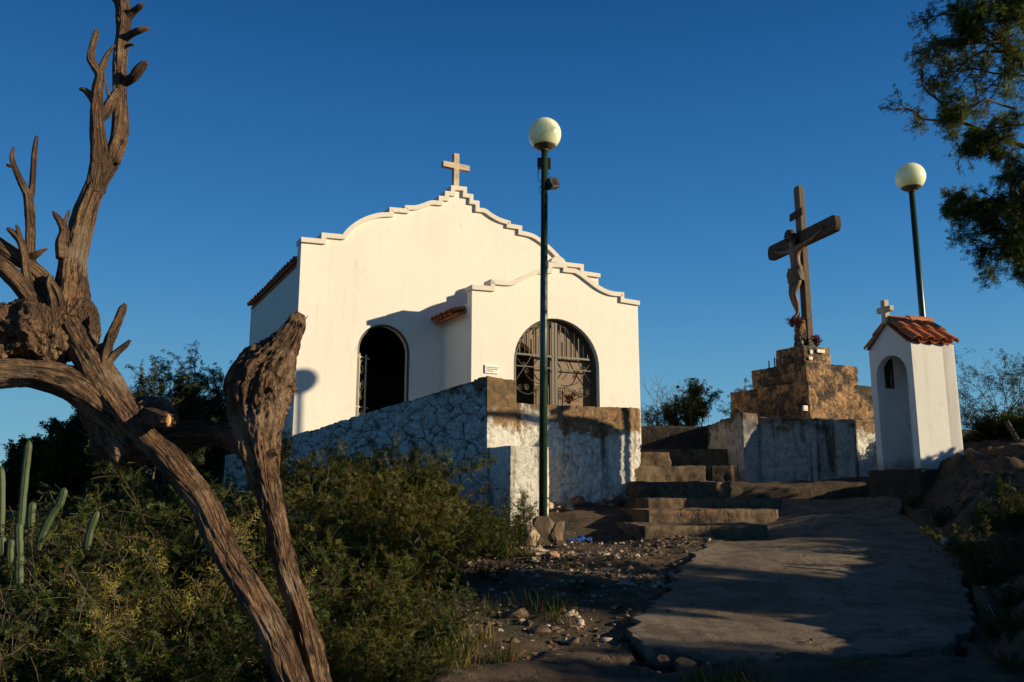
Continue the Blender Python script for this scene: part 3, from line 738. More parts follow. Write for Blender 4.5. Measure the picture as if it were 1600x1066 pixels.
gate = empty('iron_gate', W((GA[0]+GA[1])/2, FL, .1), 'double leaf brown iron gate with scrollwork closing the arched porch', 'gate')
gd = .12
m = MB(); fr = [(GA[0]+.03, FL)] + list(reversed(arch(GA[0]+.03, GA[1]-.03, GA[2], GA[3]-.03, 36))) + [(GA[1]-.03, FL)]
iron_tube(m, fr, .026, gd, 4); m.build('gate_frame', M['iron'], gate)
zr = 4.02; zb_ = 2.42
for side in (-1, 1):
    cc = (GA[0]+GA[1])/2; e_in = cc + side*.035; e_out = (GA[1]-.085) if side > 0 else (GA[0]+.085)
    m = MB()
    flat_bar(m, e_in, FL+.05, e_in, arch_top(e_in, GA[0], GA[1], GA[2], GA[3])-.06, gd, .026)
    flat_bar(m, e_out, FL+.05, e_out, arch_top(e_out, GA[0], GA[1], GA[2], GA[3])-.05, gd, .020)
    for zz in (zr, zr-.22, zb_): flat_bar(m, min(e_in, e_out), zz, max(e_in, e_out), zz, gd, .018 if zz != zr-.22 else .008)
    ar = [(s_, min(z_, 99)) for s_, z_ in reversed(arch(GA[0]+.09, GA[1]-.09, GA[2], GA[3]-.085, 40)) if (s_-cc)*side > .03]
    iron_tube(m, ar, .014, gd, 4)
    leaf = m.build('gate_leaf', M['iron'], gate)
    m = MB(); mt_ = MB(); nb = 8
    for i in range(1, nb):
        s_ = e_in + (e_out-e_in)*i/nb; zt_ = arch_top(s_, GA[0]+.09, GA[1]-.09, GA[2], GA[3]-.085)
        if i % 2 == 0:  # twisted bar drawn as a beaded rod
            zz = [zr + (zt_-zr)*k/40 for k in range(41)]
            m.tube([W(s_, z_, gd) for z_ in zz], [.0065 + .004*abs(math.sin(k*1.4)) for k in range(41)], 5)
        elif i == 3:
            flat_bar(m, s_, zr, s_, zt_-.2, gd, .007, .007)
        else: flat_bar(m, s_, zr, s_, zt_, gd, .007, .007)
    # shepherd's crook by the middle post
    arc(m, e_in+side*.14, zr+.44, .13, 0 if side > 0 else 180, 90, gd, .009)
    m.build('upright_bars', M['iron'], leaf)
    m = MB(); o_ = e_out; k = -side
    arc(m, o_ + k*.0, zb_+.18, .46, 90 + (0 if side < 0 else 0), 0 if side < 0 else 180, gd, .012)
    arc(m, o_, zb_+.18, .33, 90, 0 if side < 0 else 180, gd, .007)
    arc(m, o_, zb_+.18, .20, 90, 0 if side < 0 else 180, gd, .012)
    flat_bar(m, o_, zb_+.18, e_in, zb_+.18, gd, .008)
    zz = zr-.30
    iron_tube(m, smooth_curve([(o_, zr-.02), (o_+k*.14, zr-.2), (o_+k*.28, zr-.42), (o_+k*.5, zr-.52), (e_in+k*-.1, zr-.52)], 6), .009, gd, 5)
    iron_tube(m, smooth_curve([(o_, zr-.50), (o_+k*.12, zr-.34), (o_+k*.24, zr-.18), (o_+k*.34, zr-.02)], 6), .009, gd, 5)
    iron_tube(m, smooth_curve([(e_in+k*-.12, zr-.02), (o_+k*.62, zr-.03), (o_+k*.52, zr-.2), (o_+k*.62, zr-.38), (e_in+k*-.12, zr-.4)], 6), .009, gd, 5)
    scroll(m, o_+k*.18, zr-.20, .055, 1.4, 0, 1, gd); scroll(m, o_+k*.24, zr-.30, .045, 1.3, 2, -1, gd)
    scroll(m, o_+k*.10, zr-.62, .06, 1.4, 1, 1, gd); scroll(m, o_+k*.24, zr-.60, .06, 1.4, 3, -1, gd); scroll(m, o_+k*.55, zr-.66, .085, 1.5, 2, 1, gd)
    iron_tube(m, smooth_curve([(o_+k*.1, zr-.68), (o_+k*.3, zr-.72), (o_+k*.5, zr-.60), (o_+k*.63, zr-.58)], 6), .009, gd, 5)
    for q in range(6): scroll(m, o_+k*(.09+q*.125), zb_+.30, .045, 1.4, 1.2 if q % 2 else 2.0, 1 if q % 2 else -1, gd)
    for q in (5, 6, 7):
        s_ = e_in + (e_out-e_in)*(1-q/nb); flat_bar(m, s_, zb_, s_, zr-.55, gd, .006, .006)
    m.build('scrollwork', M['iron'], leaf)
# brown door boards close behind the grille, with an arched wicket left open
g2 = [(s_, z_) for s_, z_ in arch(GA[0]-.03, GA[1]+.03, GA[2], GA[3]+.03, 36)]
wk = [(-2.62 + .37*math.cos(math.pi*i/20), 3.93 + .34*math.sin(math.pi*i/20)) for i in range(0, 14)]
wk = [q for q in wk if q[0] > GA[0]-.02]
lim = [q for q in g2 if not (q[0] < -2.0 and q[1] < wk[-1][1]-.02)]
do_ = [(-2.25, FL+.03)] + [(-2.25, wk[0][1])] + wk[1:] + list(reversed(lim)) + [(GA[1]+.03, FL+.03)]
poly_wall('door_boards', do_, W(0, 0, .215), U, V, .03, M['doorpaint'], gate)
# side doorway gate (leaf folded against the left jamb)
sg = empty('side_gate', W(A2[0]+.05, FL, PD+.1), 'open brown iron gate leaf folded at the left jamb of the side doorway', 'gate')
m = MB(); d0 = PD+.05
frp = [(A2[0]+.025, FL)] + [(s_, z_) for s_, z_ in reversed(arch(A2[0]+.025, A2[1]-.025, A2[2], A2[3]-.025, 30))] + [(A2[1]-.025, FL)]
iron_tube(m, frp, .020, d0, 4); m.build('gate_frame', M['iron'], sg)
m = MB(); s0_ = A2[0]+.06
hd = (U*.80 + V*.60).normalized()
def H(a, z_): return W(s0_, z_, d0+.02) + hd*a*.5
for z_ in (FL+.06, 3.05, 3.95): m.box(H(.21, z_), (.21, .008, .014), (hd, hd.cross(Z), Z))
m.box(H(0.0, 3.15), (.014, .010, .86), (hd, hd.cross(Z), Z)); m.box(H(.42, 3.15), (.014, .010, .86), (hd, hd.cross(Z), Z))
def hscroll(a, z_, r, turns, a0, sg_):
    N = int(24*turns); m.tube([H(a + r*(1-.8*i/N)*math.cos(a0+sg_*i/N*turns*6.28), z_ + r*(1-.8*i/N)*math.sin(a0+sg_*i/N*turns*6.28)) for i in range(N+1)], .008, 5)
for z_, r_, s__ in ((3.75,.16,1),(3.45,.12,-1),(3.25,.10,1),(2.9,.13,-1),(2.62,.12,1)): hscroll(.17, z_, r_, 1.2, 1.0, s__)
leafb = m.build('gate_leaf', M['paleiron'], sg)

# ------------------------------------------------------------------ terrace
terr = empty('terrace', TL.xy.to_3d()+Z*1.1, 'limewashed rubble terrace with a parapet under the chapel', 'terrace')
sTL = (TL-TR).dot(U)
def T(s, z, d=0.0): return Vector((TR.x, TR.y, 0)) + U*s + V*d + Z*z
m = MB()
sp1 = sTL + .47
rough_box(m, [T(sp1, .8), T(0, .8), T(0, .8, .38), T(sp1, .8, .38), T(sp1, 2.825), T(0, 2.85), T(0, 2.85, .38), T(sp1, 2.83, .38)], .018, .026, 4.6, 1, skip=(5,))
m.build('front_wall', M['front'], terr, smooth=True, merge=True)
m = MB()
rough_box(m, [T(sTL, .8, -.03), T(sp1, .8, -.03), T(sp1, .8, .42), T(sTL, .8, .42), T(sTL, 3.185, -.03), T(sp1, 3.155, -.03), T(sp1, 3.16, .42), T(sTL, 3.19, .42)], .022, .018, 3.0, 2, skip=(5,))
m.build('corner_pier', M['front'], terr, smooth=True, merge=True)
m = MB()
rough_box(m, [T(sTL+.01, .6, -.70), T(sTL+.60, .6, -.70), T(sTL+.60, .6, -.02), T(sTL+.01, .6, -.02), T(sTL+.01, 2.175, -.70), T(sTL+.60, 2.16, -.70), T(sTL+.60, 2.17, -.02), T(sTL+.01, 2.175, -.02)], .022, .012, 3.6, 3, skip=(5,))
m.build('buttress', M['front'], terr, smooth=True, merge=True)
W1 = at(455, 684, 13.72); W1.z = 2.47
dw = (W1 - (TL + V*.02)); dwh = Vector((dw.x, dw.y, 0)).normalized(); nw = Vector((-dwh.y, dwh.x, 0))
nw = nw if nw.y > 0 else -nw
W2 = W1 + dw.normalized()*1.6
tl = TL + V*.02
m = MB()
def xyz(p, z): return Vector((p.x, p.y, z))
rough_box(m, [xyz(tl, .2), xyz(W2, .2), xyz(W2+nw*.3, .2), xyz(tl+nw*.3, .2), xyz(tl, 3.175), xyz(W2, W2.z), xyz(W2+nw*.3, W2.z), xyz(tl+nw*.3, 3.175)], .019, .040, 3.4, 4, skip=(5,))
m.build('side_wall', M['side'], terr, smooth=True, merge=True)
wall = m
m = MB()
rough_box(m, [T(0-.3, .8, .36), T(0, .8, .36), T(0, .8, 2.6), T(-.3, .8, 2.6), T(-.3, 2.84, .36), T(0, 2.84, .36), T(0, 2.84, 2.6), T(-.3, 2.84, 2.6)], .06, .03, 4, 5, skip=(5,))
m.build('return_wall', M['front'], terr, smooth=True, merge=True)
m = MB(); pl = [T(sTL+.1, 0, .2), T(-.05, 0, .2), Vector((1.4, 14.6, 0)), Vector((3.75, 14.6, 0)), Vector((4.3, 22, 0)), Vector((-4.8, 23, 0)), Vector((-7.4, 19, 0)), xyz(W2+nw*.15, 0)]
m.prism([(p.x, p.y) for p in pl], .3, FL-.004)
m.build('terrace_floor', M['step'], terr)

# ------------------------------------------------------------------ steps
stair = empty('stone_steps', (2.8, 11, 1.2), 'six worn stone steps climbing between the terrace and the calvary wall', 'steps')
su = Vector((math.cos(.14), math.sin(.14), 0)); sv = Vector((-su.y, su.x, 0))
for i, (xa, xb, ytop, D, D2, ybot) in enumerate([(1003,1215,822,9.9,10.9,842), (1010,1236,797,10.75,11.7,822), (1010,1240,779,11.5,12.4,798), (996,1156,753,12.3,13.2,776), (996,1109,728,13.0,13.9,752), (996,1052,706,13.7,15.0,728)]):
    a = at(xa, ytop, D); zt_ = a.z; zl = at(xa, ybot, D).z - .12
    L = (at(xb, ytop, D) - a).length * (.97); 
    if i >= 4: a = a - su*.5; L += .5
    dp = (D2-D)+.25; amp_ = .03 if i < 3 else .045
    q = [a, a+su*L, a+su*(L*.985)+sv*dp, a+sv*dp]
    m = MB(); rough_box(m, [xyz(p, zl) for p in q] + [xyz(p, zt_) for p in q], .05, amp_, 1.6, 20+i, skip=(5,))
    m.build('step', M['step'], stair, smooth=True, merge=True)

# ------------------------------------------------------------------ calvary
cal = empty('calvary_base', (5.0, 14.4, 1.5), 'stained pale wall and stepped dark stone pedestal carrying the crucifix', 'pedestal')
cA = at(1156, 645, 13.62); cB = at(1181, 648, 13.70); cC = at(1336, 655, 13.15); cC.z = 2.70
m = MB()
pu = (cB-cA); pu.z = 0; pu.normalize(); pv = Vector((-pu.y, pu.x, 0))
q = [cA-pv*.05, cB-pv*.05, cB+pv*.3, cA+pv*.3]
rough_box(m, [xyz(p, 1.2) for p in q]+[xyz(p, 2.84) for p in q], .03, .022, 4, 31, skip=(5,))
m.build('end_pier', M['calwall'], cal, smooth=True, merge=True)
wd_ = Vector((cC.x-cB.x, cC.y-cB.y, 0)).normalized(); wn_ = Vector((-wd_.y, wd_.x, 0))
m = MB(); q = [cB+wn_*.0, cC, cC+wn_*.3, cB+wn_*.3]
rough_box(m, [xyz(p, 1.2) for p in q]+[xyz(q[0], 2.78), xyz(q[1], 2.69), xyz(q[2], 2.69), xyz(q[3], 2.78)], .035, .022, 3.2, 32, skip=(5,))
m.build('front_wall', M['calwall'], cal, smooth=True, merge=True)
m = MB(); e_ = cC + U*1.9; q = [cC+U*.02+V*.02, e_+V*.02, e_+V*.3, cC+U*.02+V*.3]
rough_box(m, [xyz(p, 1.2) for p in q]+[xyz(p, 2.70) for p in q], .035, .05, 3.8, 33, skip=(5,))
m.build('right_wall', M['front'], cal, smooth=True, merge=True)
m = MB(); bk = at(1105, 668, 16.1); q = [Vector((cA.x+.02, cA.y+.2, 0)), Vector((cA.x+.3, cA.y+.3, 0)), Vector((bk.x+.3, bk.y, 0)), Vector((bk.x, bk.y, 0))]
rough_box(m, [xyz(p, 1.2) for p in q]+[xyz(p, 2.82) for p in q], .05, .04, 3.8, 34, skip=(5,))
m.build('left_wall', M['calwall'], cal, smooth=True, merge=True)
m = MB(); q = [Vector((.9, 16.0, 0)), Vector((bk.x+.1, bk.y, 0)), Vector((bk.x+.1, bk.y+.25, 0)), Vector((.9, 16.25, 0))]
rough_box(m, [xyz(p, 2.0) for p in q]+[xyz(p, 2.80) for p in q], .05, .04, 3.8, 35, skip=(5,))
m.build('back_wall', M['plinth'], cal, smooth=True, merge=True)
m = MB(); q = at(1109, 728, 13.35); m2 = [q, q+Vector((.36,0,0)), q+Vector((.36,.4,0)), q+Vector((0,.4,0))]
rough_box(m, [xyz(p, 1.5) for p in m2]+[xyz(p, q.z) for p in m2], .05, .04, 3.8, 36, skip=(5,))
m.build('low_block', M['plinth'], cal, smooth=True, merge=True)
m = MB(); m.prism([(cA.x+.1, cA.y+.2), (cB.x+.1, cB.y+.15), (cC.x, cC.y+.15), (e_.x, e_.y+.2), (e_.x-.6, e_.y+3.2), (bk.x+.2, bk.y+.1)], 1.2, 2.66)
m.build('fill', M['stone'], cal)
KC = 1.136                       # the pedestal and cross stand well behind the low wall
def zc(z): return 1.6 + (z-1.6)*KC
cen = Vector((6.19, 15.40*KC, 0)); sqrot = [U, V]
def tier(h, z0, z1, seed, name='tier', shift=(0,0), amp=.06):
    c = cen + U*shift[0] + V*shift[1]
    q = [c-U*h-V*h, c+U*h-V*h, c+U*h+V*h, c-U*h+V*h]
    m = MB(); rough_box(m, [xyz(p, z0) for p in q]+[xyz(p, z1) for p in q], .03, amp, 3.4, seed, skip=(5,))
    return m.build(name, M['stone'], cal, smooth=True, merge=True)
tier(.95*KC, 2.3, zc(3.42), 41, amp=.028); tier(.66*KC, zc(3.38), zc(3.82), 42, amp=.026); top_t = tier(.345*KC, zc(3.78), zc(4.19), 43, amp=.02)

cx_ = cen + Vector((.14, 0, 0))
# crucifix: the arm runs along w, the figure faces nf
wv = Vector((-.264, .965, 0)).normalized(); nf = Vector((-wv.y, wv.x, 0)); nf = nf if nf.x < 0 else -nf
cross = empty('wooden_cross', cx_ + Z*zc(4.19), 'tall weathered wooden cross with rounded ends standing on the stone pedestal', 'cross')
def stadium(m, a, b, hw, ht, wd2, nd, n=7):
    """board from a to b with rounded far end(s); wd2 width dir, nd thickness dir"""
    ax_ = (b-a).normalized(); L = (b-a).length; out = []
    for i in range(n+1):
        th = -math.pi/2 + math.pi*i/n; out.append((L + math.cos(th)*hw*.55 - hw*.3, math.sin(th)*hw))
    for i in range(n+1):
        th = math.pi/2 + math.pi*i/n; out.append((math.cos(th)*hw*.55 + hw*.3, math.sin(th)*hw))
    k_ = len(out); b_ = len(m.v)
    for sgn__ in (-1, 1): m.v += [tuple(a + ax_*x + wd2*y + nd*ht*sgn__) for x, y in out]
    m.f.append(tuple(b_+i for i in range(k_))); m.f.append(tuple(b_+k_+i for i in reversed(range(k_)))); m.uv += [None, None]
    for i in range(k_):
        j = (i+1) % k_; m.f.append((b_+i, b_+j, b_+k_+j, b_+k_+i)); m.uv.append(None)
c0 = cx_ + Z*zc(4.1)
m = MB(); stadium(m, c0, cx_ + Z*zc(7.38), .098, .07, wv, nf); m.build('upright_beam', M['beamlit'], cross, bevel=.012)
ac = cx_ + Z*zc(6.31) + nf*.05
m = MB(); stadium(m, ac - wv*1.28, ac + wv*1.12, .17, .07, Z, nf); m.build('cross_arm', M['beam'], cross, bevel=.012)
m = MB(); pc = cx_ + Z*zc(6.82) + nf*.11; m.box(pc, (.23, .015, .085), ((wv*1.0 + Z*-.05).normalized(), nf, Z)); m.build('title_board', M['beam'], cross, bevel=.006)

# figure (skinned skeleton), local frame: x = towards its left hand side along wv, y = facing dir, z up
def skin_obj(name, joints, edges, mat, parent, sub=2, root=0):
    me = bpy.data.meshes.new(name); bm = bmesh.new()
    lay = bm.verts.layers.skin.verify()
    vs = [bm.verts.new(j[0]) for j in joints]
    for a, b in edges: bm.edges.new((vs[a], vs[b]))
    for v_, j in zip(vs, joints):
        v_[lay].radius = j[1] if hasattr(j[1], '__len__') else (j[1], j[1]); v_[lay].use_root = False
    vs[root][lay].use_root = True
    bm.to_mesh(me); bm.free(); me.materials.append(mat)
    o = bpy.data.objects.new(name, me); COL.objects.link(o)
    if parent: o.parent = parent
    sk = o.modifiers.new('skin', 'SKIN'); sk.use_smooth_shade = True; sk.branch_smoothing = .3
    sb = o.modifiers.new('sub', 'SUBSURF'); sb.levels = sub; sb.render_levels = sub
    return o
fig = empty('crucified_statue', cx_ + nf*.18 + Z*zc(4.76), 'life size painted statue of a bearded man in a loincloth nailed to the cross', 'statue')
fig.scale = (KC*.97, KC*.97, KC*.97); fig.rotation_euler = (0, 0, math.atan2(-nf.x, nf.y))     # local +Y -> nf
# local +X axis = (cos, sin) of that rotation
J = [((0,0,.96),(.135,.10)), ((0,.02,1.12),(.115,.09)), ((0,.03,1.28),(.145,.10)), ((0,.02,1.40),(.14,.085)), ((0,.05,1.48),(.06,.06)), ((0,.10,1.56),(.062,.07)), ((0,.13,1.64),(.082,.095)), ((0,.10,1.73),(.07,.08)),
     ((.19,.01,1.42),(.062,.058)), ((.42,-.02,1.46),(.048,.045)), ((.52,-.03,1.48),(.040,.038)), ((.74,-.05,1.56),(.030,.028)), ((.80,-.05,1.585),(.032,.018)),
     ((-.19,.01,1.42),(.062,.058)), ((-.42,-.02,1.46),(.048,.045)), ((-.52,-.03,1.48),(.040,.038)), ((-.74,-.05,1.56),(.030,.028)), ((-.80,-.05,1.585),(.032,.018)),
     ((.085,.01,.90),(.095,.095)), ((.075,.06,.68),(.075,.08)), ((.06,.11,.50),(.056,.06)), ((.055,.06,.34),(.055,.06)), ((.04,0,.14),(.036,.04)), ((.035,.02,.06),(.038,.045)), ((.03,.10,.0),(.036,.022)),
     ((-.085,.01,.90),(.095,.095)), ((-.075,.06,.68),(.075,.08)), ((-.05,.13,.50),(.056,.06)), ((-.04,.08,.34),(.055,.06)), ((-.015,.04,.14),(.036,.04)), ((-.01,.07,.07),(.038,.045)), ((-.01,.15,.02),(.036,.022))]
E_ = [(0,1),(1,2),(2,3),(3,4),(4,5),(5,6),(6,7),(3,8),(8,9),(9,10),(10,11),(11,12),(3,13),(13,14),(14,15),(15,16),(16,17),(0,18),(18,19),(19,20),(20,21),(21,22),(22,23),(23,24),(0,25),(25,26),(26,27),(27,28),(28,29),(29,30),(30,31)]
skin_obj('body', J, E_, M['figure'], fig)
for sx in (1, -1):
    for k_, (dx, dz, ln) in enumerate(((.02,.05,.055),(.045,.035,.065),(.055,.012,.068),(.05,-.012,.06),(.0,-.05,.04))):
        b_ = Vector((sx*(.80+.02), -.05, 1.585)); tdir = Vector((sx*dx, .02, dz)).normalized()
        skin_obj('finger', [(b_, .012), (b_+tdir*ln*.6, .010), (b_+tdir*ln+Vector((0,.02,0)), .008)], [(0,1),(1,2)], M['figure'], fig, 1)
# face and hair
for nm_, c_, r_, q_ in (('nose', (0, .225, 1.64), .018, (.8, 1.2, 1.6)), ('eye', (.033, .205, 1.665), .012, (1, 1, 1)), ('eye', (-.033, .205, 1.665), .012, (1, 1, 1)), ('mouth', (0, .21, 1.605), .016, (1.5, .6, .5)),
                       ('ear', (.084, .12, 1.645), .022, (.5, .8, 1.2)), ('ear', (-.084, .12, 1.645), .022, (.5, .8, 1.2))):
    m = MB(); m.sphere(c_, r_, 8, 6, q_); m.build(nm_, M['figure'], fig, smooth=True, local=True)
m = MB(); m.sphere((0, .10, 1.70), .105, 18, 12, (1, 1.05, .92)); m.sphere((0, .035, 1.58), .10, 14, 10, (.95, .6, 1.5)); m.sphere((0, .20, 1.565), .045, 10, 8, (1, .7, 1.1))
hr = m.build('hair', M['hair'], fig, smooth=True, local=True)
for v_ in hr.data.vertices: v_.co += mn.noise_vector(v_.co*22)*.012
for p_ in (): pass
# push hair back off the face
for v_ in hr.data.vertices:
    if v_.co.y > .19 and v_.co.z > 1.61: v_.co.y = .19
m = MB(); prof = []
for j in range(16):
    z_ = .72 + .30*j/15; ring = []
    for i in range(40):
        th = 2*math.pi*i/40; fl = 1 + .05*math.sin(th*11 + z_*25) + .03*math.sin(th*5)
        sk_ = 1 + .12*(1-j/15); ring.append((.165*fl*sk_*math.cos(th), .03 + .125*fl*sk_*math.sin(th), z_ + .03*math.sin(th*2+1)))
    prof.append(ring)
for r_ in prof: m.v += r_
for j in range(15):
    for i in range(40): m.f.append((j*40+i, j*40+(i+1) % 40, (j+1)*40+(i+1) % 40, (j+1)*40+i)); m.uv.append(None)
m.sphere((.17, .06, .90), .06, 10, 8, (.7, .9, 1.7))
m.build('loincloth', M['cloth'], fig, smooth=True, local=True)

# flowers, candles, plaques on the pedestal
def bouquet(name, loc, mat, label, r=.10, n=40, h=.16, group=None):
    o = empty(name, loc, label, 'flowers', group)
    m = MB(); l = MB(); rr = random.Random(hash(name+str(round(loc[0], 2))) % 999 + n)
    for i in range(n):
        p = Vector((rr.gauss(0, r*.5), rr.gauss(0, r*.5), rr.uniform(.2, 1)*h)); s_ = rr.uniform(.012, .024)
        for k_ in range(5):
            a = k_*1.257 + rr.random(); d_ = Vector((math.cos(a), math.sin(a), rr.uniform(-.3, .6))).normalized(); t2 = d_.cross(Vector((.3,.2,1))).normalized()
            m.face([p, p+d_*s_+t2*s_*.5, p+d_*s_*1.7, p+d_*s_-t2*s_*.5])
    for i in range(n//2):
        p = Vector((rr.gauss(0, r*.3), rr.gauss(0, r*.3), 0)); q_ = Vector((rr.gauss(0, r*.7), rr.gauss(0, r*.7), rr.uniform(.5, 1.1)*h))
        m_ = (p+q_)/2+Vector((0,0,.02)); l.tube([p*.5, m_, q_], .003, 4)
        t2 = Vector((q_.y, -q_.x, .02)).normalized()*.014; l.face([m_, m_+t2+(q_-p)*.15, m_+(q_-p)*.35, m_-t2+(q_-p)*.15])
    m.build('petals', mat, o, local=True); l.build('stems', M['leafB'], o, local=True); return o
tz = zc(4.2)
bouquet('flower_bunch', cx_ + nf*.30 + wv*.0 + Z*zc(4.62) + wv*.10, M['red'], 'bright red flower bunch tied at the shins of the crucified statue', .09, 90, .2)
bouquet('flower_bunch', cx_ + nf*.30 - wv*.12 + Z*zc(4.56), M['pink'], 'straggly dark pink flower bunch left of the statue shins', .12, 70, .24)
bouquet('flower_bunch', cen - V*.30 + U*.10 + Z*zc(4.19), M['pink'], 'magenta flower bunch at the foot of the cross on the pedestal edge', .08, 90, .26)
bouquet('flower_bunch', at(889, 631, 12.55), M['orange'], 'orange red flowers standing on the terrace wall before the gate', .10, 60, .15)
m = MB(); pb = cen - U*.28 + Z*0 - V*.22; m.lathe([(0,0),(.045,0),(.06,.05),(.055,.12),(.03,.14),(0,.14)], (pb.x, pb.y, tz), 14)
tag(m.build('votive_jar', M['candle'], smooth=True), 'small dark votive jar on the pedestal corner left of the cross', 'jar')
# base block under the statue feet
m = MB(); bb = cx_ + nf*.16; rough_box(m, [xyz(bb-wv*.11-nf*.07, zc(4.17)), xyz(bb+wv*.11-nf*.07, zc(4.17)), xyz(bb+wv*.11+nf*.13, zc(4.17)), xyz(bb-wv*.11+nf*.13, zc(4.17)), xyz(bb-wv*.08-nf*.05, zc(4.74)), xyz(bb+wv*.08-nf*.05, zc(4.74)), xyz(bb+wv*.08+nf*.10, zc(4.74)), xyz(bb-wv*.08+nf*.10, zc(4.74))], .02, .03, 9, 50, skip=(5,))
m.build('foot_rest', M['stone'], cross, smooth=True, merge=True)
def plate(px, py, w, h, base_c, hh, label, mat=M['marble'], on=None):
    q0 = cen - V*hh - U*hh; P = onplane(px, py, q0 - V*.03, V); m = MB(); m.box(P, (w, .02, h), (U, V, Z))
    o = m.build('plaque', mat, bevel=.006); tag(o, label, 'plaque'); 
    m = MB()
    for i in range(3): m.box(P - V*.0215 + Z*(h*.5 - i*h*.5) + U*random.uniform(-.1,.1)*w, (w*.7, .001, h*.09), (U, V, Z))
    m.build('lettering', M['ink'], o); return o
plate(1267, 550, .035, .04, None, .345*KC, 'small square white plaque on the top tier nearest the corner')
plate(1282, 549, .105, .035, None, .345*KC, 'wide cream plaque on the top tier of the pedestal')
plate(1266, 560, .05, .03, None, .345*KC, 'small cream plaque below the square white plaque')
plate(1258, 638, .055, .05, None, .95*KC, 'bright cream square plaque on the lowest tier corner')
for i, px in enumerate((1201, 1210, 1213, 1219)):
    P = at(px, 588, 15.1 if i == 0 else 15.0); d_ = (P - (cen - U*.60 - V*.60)).dot(V)
    b_ = cen - U*.58 + V*(-.45 + i*.0) ; bq = onplane(px, 560, cen - U*.58*KC, U); 
    m = MB(); m.tube([xyz(bq, zc(3.80)), xyz(bq, zc(3.97+.04*(i % 2)))], .014, 8)
    tag(m.build('candle', M['candle'], smooth=True), 'thin dark burnt candle standing on the middle tier of the pedestal', 'candle', 'candles on the middle tier')

# ------------------------------------------------------------------ shrine
ex = Vector((.95, .312, 0)).normalized(); ey = Vector((-ex.y, ex.x, 0))      # ex: depth (ridge) direction, ey: along front face
sh_c = at(1440, 733, 10.85)      # near corner at the foot
SZ = sh_c.z; SW, SDp = .78, .70
def S(a, b, z_): return Vector((sh_c.x, sh_c.y, 0)) + ex*a + ey*b + Z*(SZ+z_)
shr = empty('wayside_shrine', S(.36, .4, 0), 'small white plastered wayside shrine with an arched niche and terracotta roof', 'shrine')
EH = 1.655; RH = 1.985
out = [(0,0), (0,EH), (SW/2, RH), (SW, EH), (SW, 0)]
ni = [(SW*.5 + SW*.36*math.cos(math.pi*i/20), 1.26 + SW*.36*math.sin(math.pi*i/20)) for i in range(21)]   # 0 -> right..left
fo2 = out + [(SW*.86, .0)] + ni + [(SW*.14, .0)]
Sw = Vector((sh_c.x, sh_c.y, SZ))
poly_wall('front_wall', [(a, b) for a, b in fo2], Sw, ey, ex, .10, M['shrine'], shr)
for o_ in [o for o in COL.objects if o.name.startswith('front_wall') and o.parent == shr]:
    o_.data.transform(Matrix.Translation((0, 0, SZ)))
m = MB()
m.hexa([S(.10,0,0), S(SDp,0,0), S(SDp,.09,0), S(.10,.09,0), S(.10,0,EH), S(SDp,0,EH), S(SDp,.09,EH), S(.10,.09,EH)])
m.hexa([S(.10,SW-.09,0), S(SDp,SW-.09,0), S(SDp,SW,0), S(.10,SW,0), S(.10,SW-.09,EH), S(SDp,SW-.09,EH), S(SDp,SW,EH), S(.10,SW,EH)])
m.build('side_wall', M['shrine'], shr)
ow = [(0,0), (0,EH), (SW/2, RH), (SW, EH), (SW, 0)]
bw = poly_wall('niche_back', ow, Sw + ex*(.52), ey, ex, .20, M['shrine'], shr); bw.data.transform(Matrix.Translation((0, 0, SZ)))
m = MB(); m.hexa([S(.10,.09,1.62), S(.52,.09,1.62), S(.52,SW-.09,1.62), S(.10,SW-.09,1.62), S(.10,.09,1.70), S(.52,.09,1.70), S(.52,SW-.09,1.70), S(.10,SW-.09,1.70)])
m.build('niche_ceiling', M['shrine'], shr)
# small arched opening in the far side of the niche
cw = [(.235 + .075*math.cos(math.pi*i/12), 1.50 + .085*math.sin(math.pi*i/12)) for i in range(13)] + [(.16, 1.13), (.31, 1.13)]
case = poly_wall('niche_window', cw, Sw + ey*(SW-.090), ex, -ey, .008, M['dial'], shr); case.data.transform(Matrix.Translation((0, 0, SZ)))
m = MB(); pp_ = S(.245, SW-.115, 1.15); m.lathe([(0,0),(.022,0),(.020,.08),(.026,.15),(.014,.19),(.017,.21),(.012,.235),(0,.24)], pp_, 12); m.build('figurine', M['figure'], shr, smooth=True)
# roof
ov = .0
for sd_ in (0, 1):
    b0_ = SW/2; b1_ = -ov if sd_ == 0 else SW+ov
    sl = (EH-RH)/(SW/2); zt_ = RH + .03; ze = RH + .03 + sl*(SW/2+ov)
    a = S(-.045, b0_, zt_); e = S(-.045, b1_, ze); dn = (e-a); Wd = dn.length; dn.normalize()
    m = MB(); b = S(SDp+.03, b0_, zt_); f = S(SDp+.03, b1_, ze); nr = ex.cross(dn).normalized(); nr = nr if nr.z > 0 else -nr
    m.hexa([a-nr*.02, b-nr*.02, f-nr*.02, e-nr*.02, a-nr*.005, b-nr*.005, f-nr*.005, e-nr*.005])
    tile_roof(m, a+nr*.01, ex, dn, SDp+.10, Wd, .205, .29, .060)
    m.build('roof', M['tile'], shr)
m = MB(); K = 10
for (x0_, x1_, l_) in ((-.0, .40, .0), (.34, .74, .02)):
    b_ = len(m.v)
    for xx in (x0_, x1_):
        for k_ in range(K+1):
            th = math.pi*k_/K
            for rr_ in (.062, .08): m.v.append(tuple(S(xx, SW/2 + math.cos(th)*rr_, RH + .045 + l_ + math.sin(th)*rr_*.9)))
    n2 = 2*(K+1)
    for k_ in range(K):
        a = b_+2*k_
        for f_ in ((a+1,a+3,a+n2+3,a+n2+1), (a,a+n2,a+n2+2,a+2), (a+n2,a+n2+1,a+n2+3,a+n2+2), (a,a+2,a+3,a+1)): m.f.append(f_); m.uv.append(None)
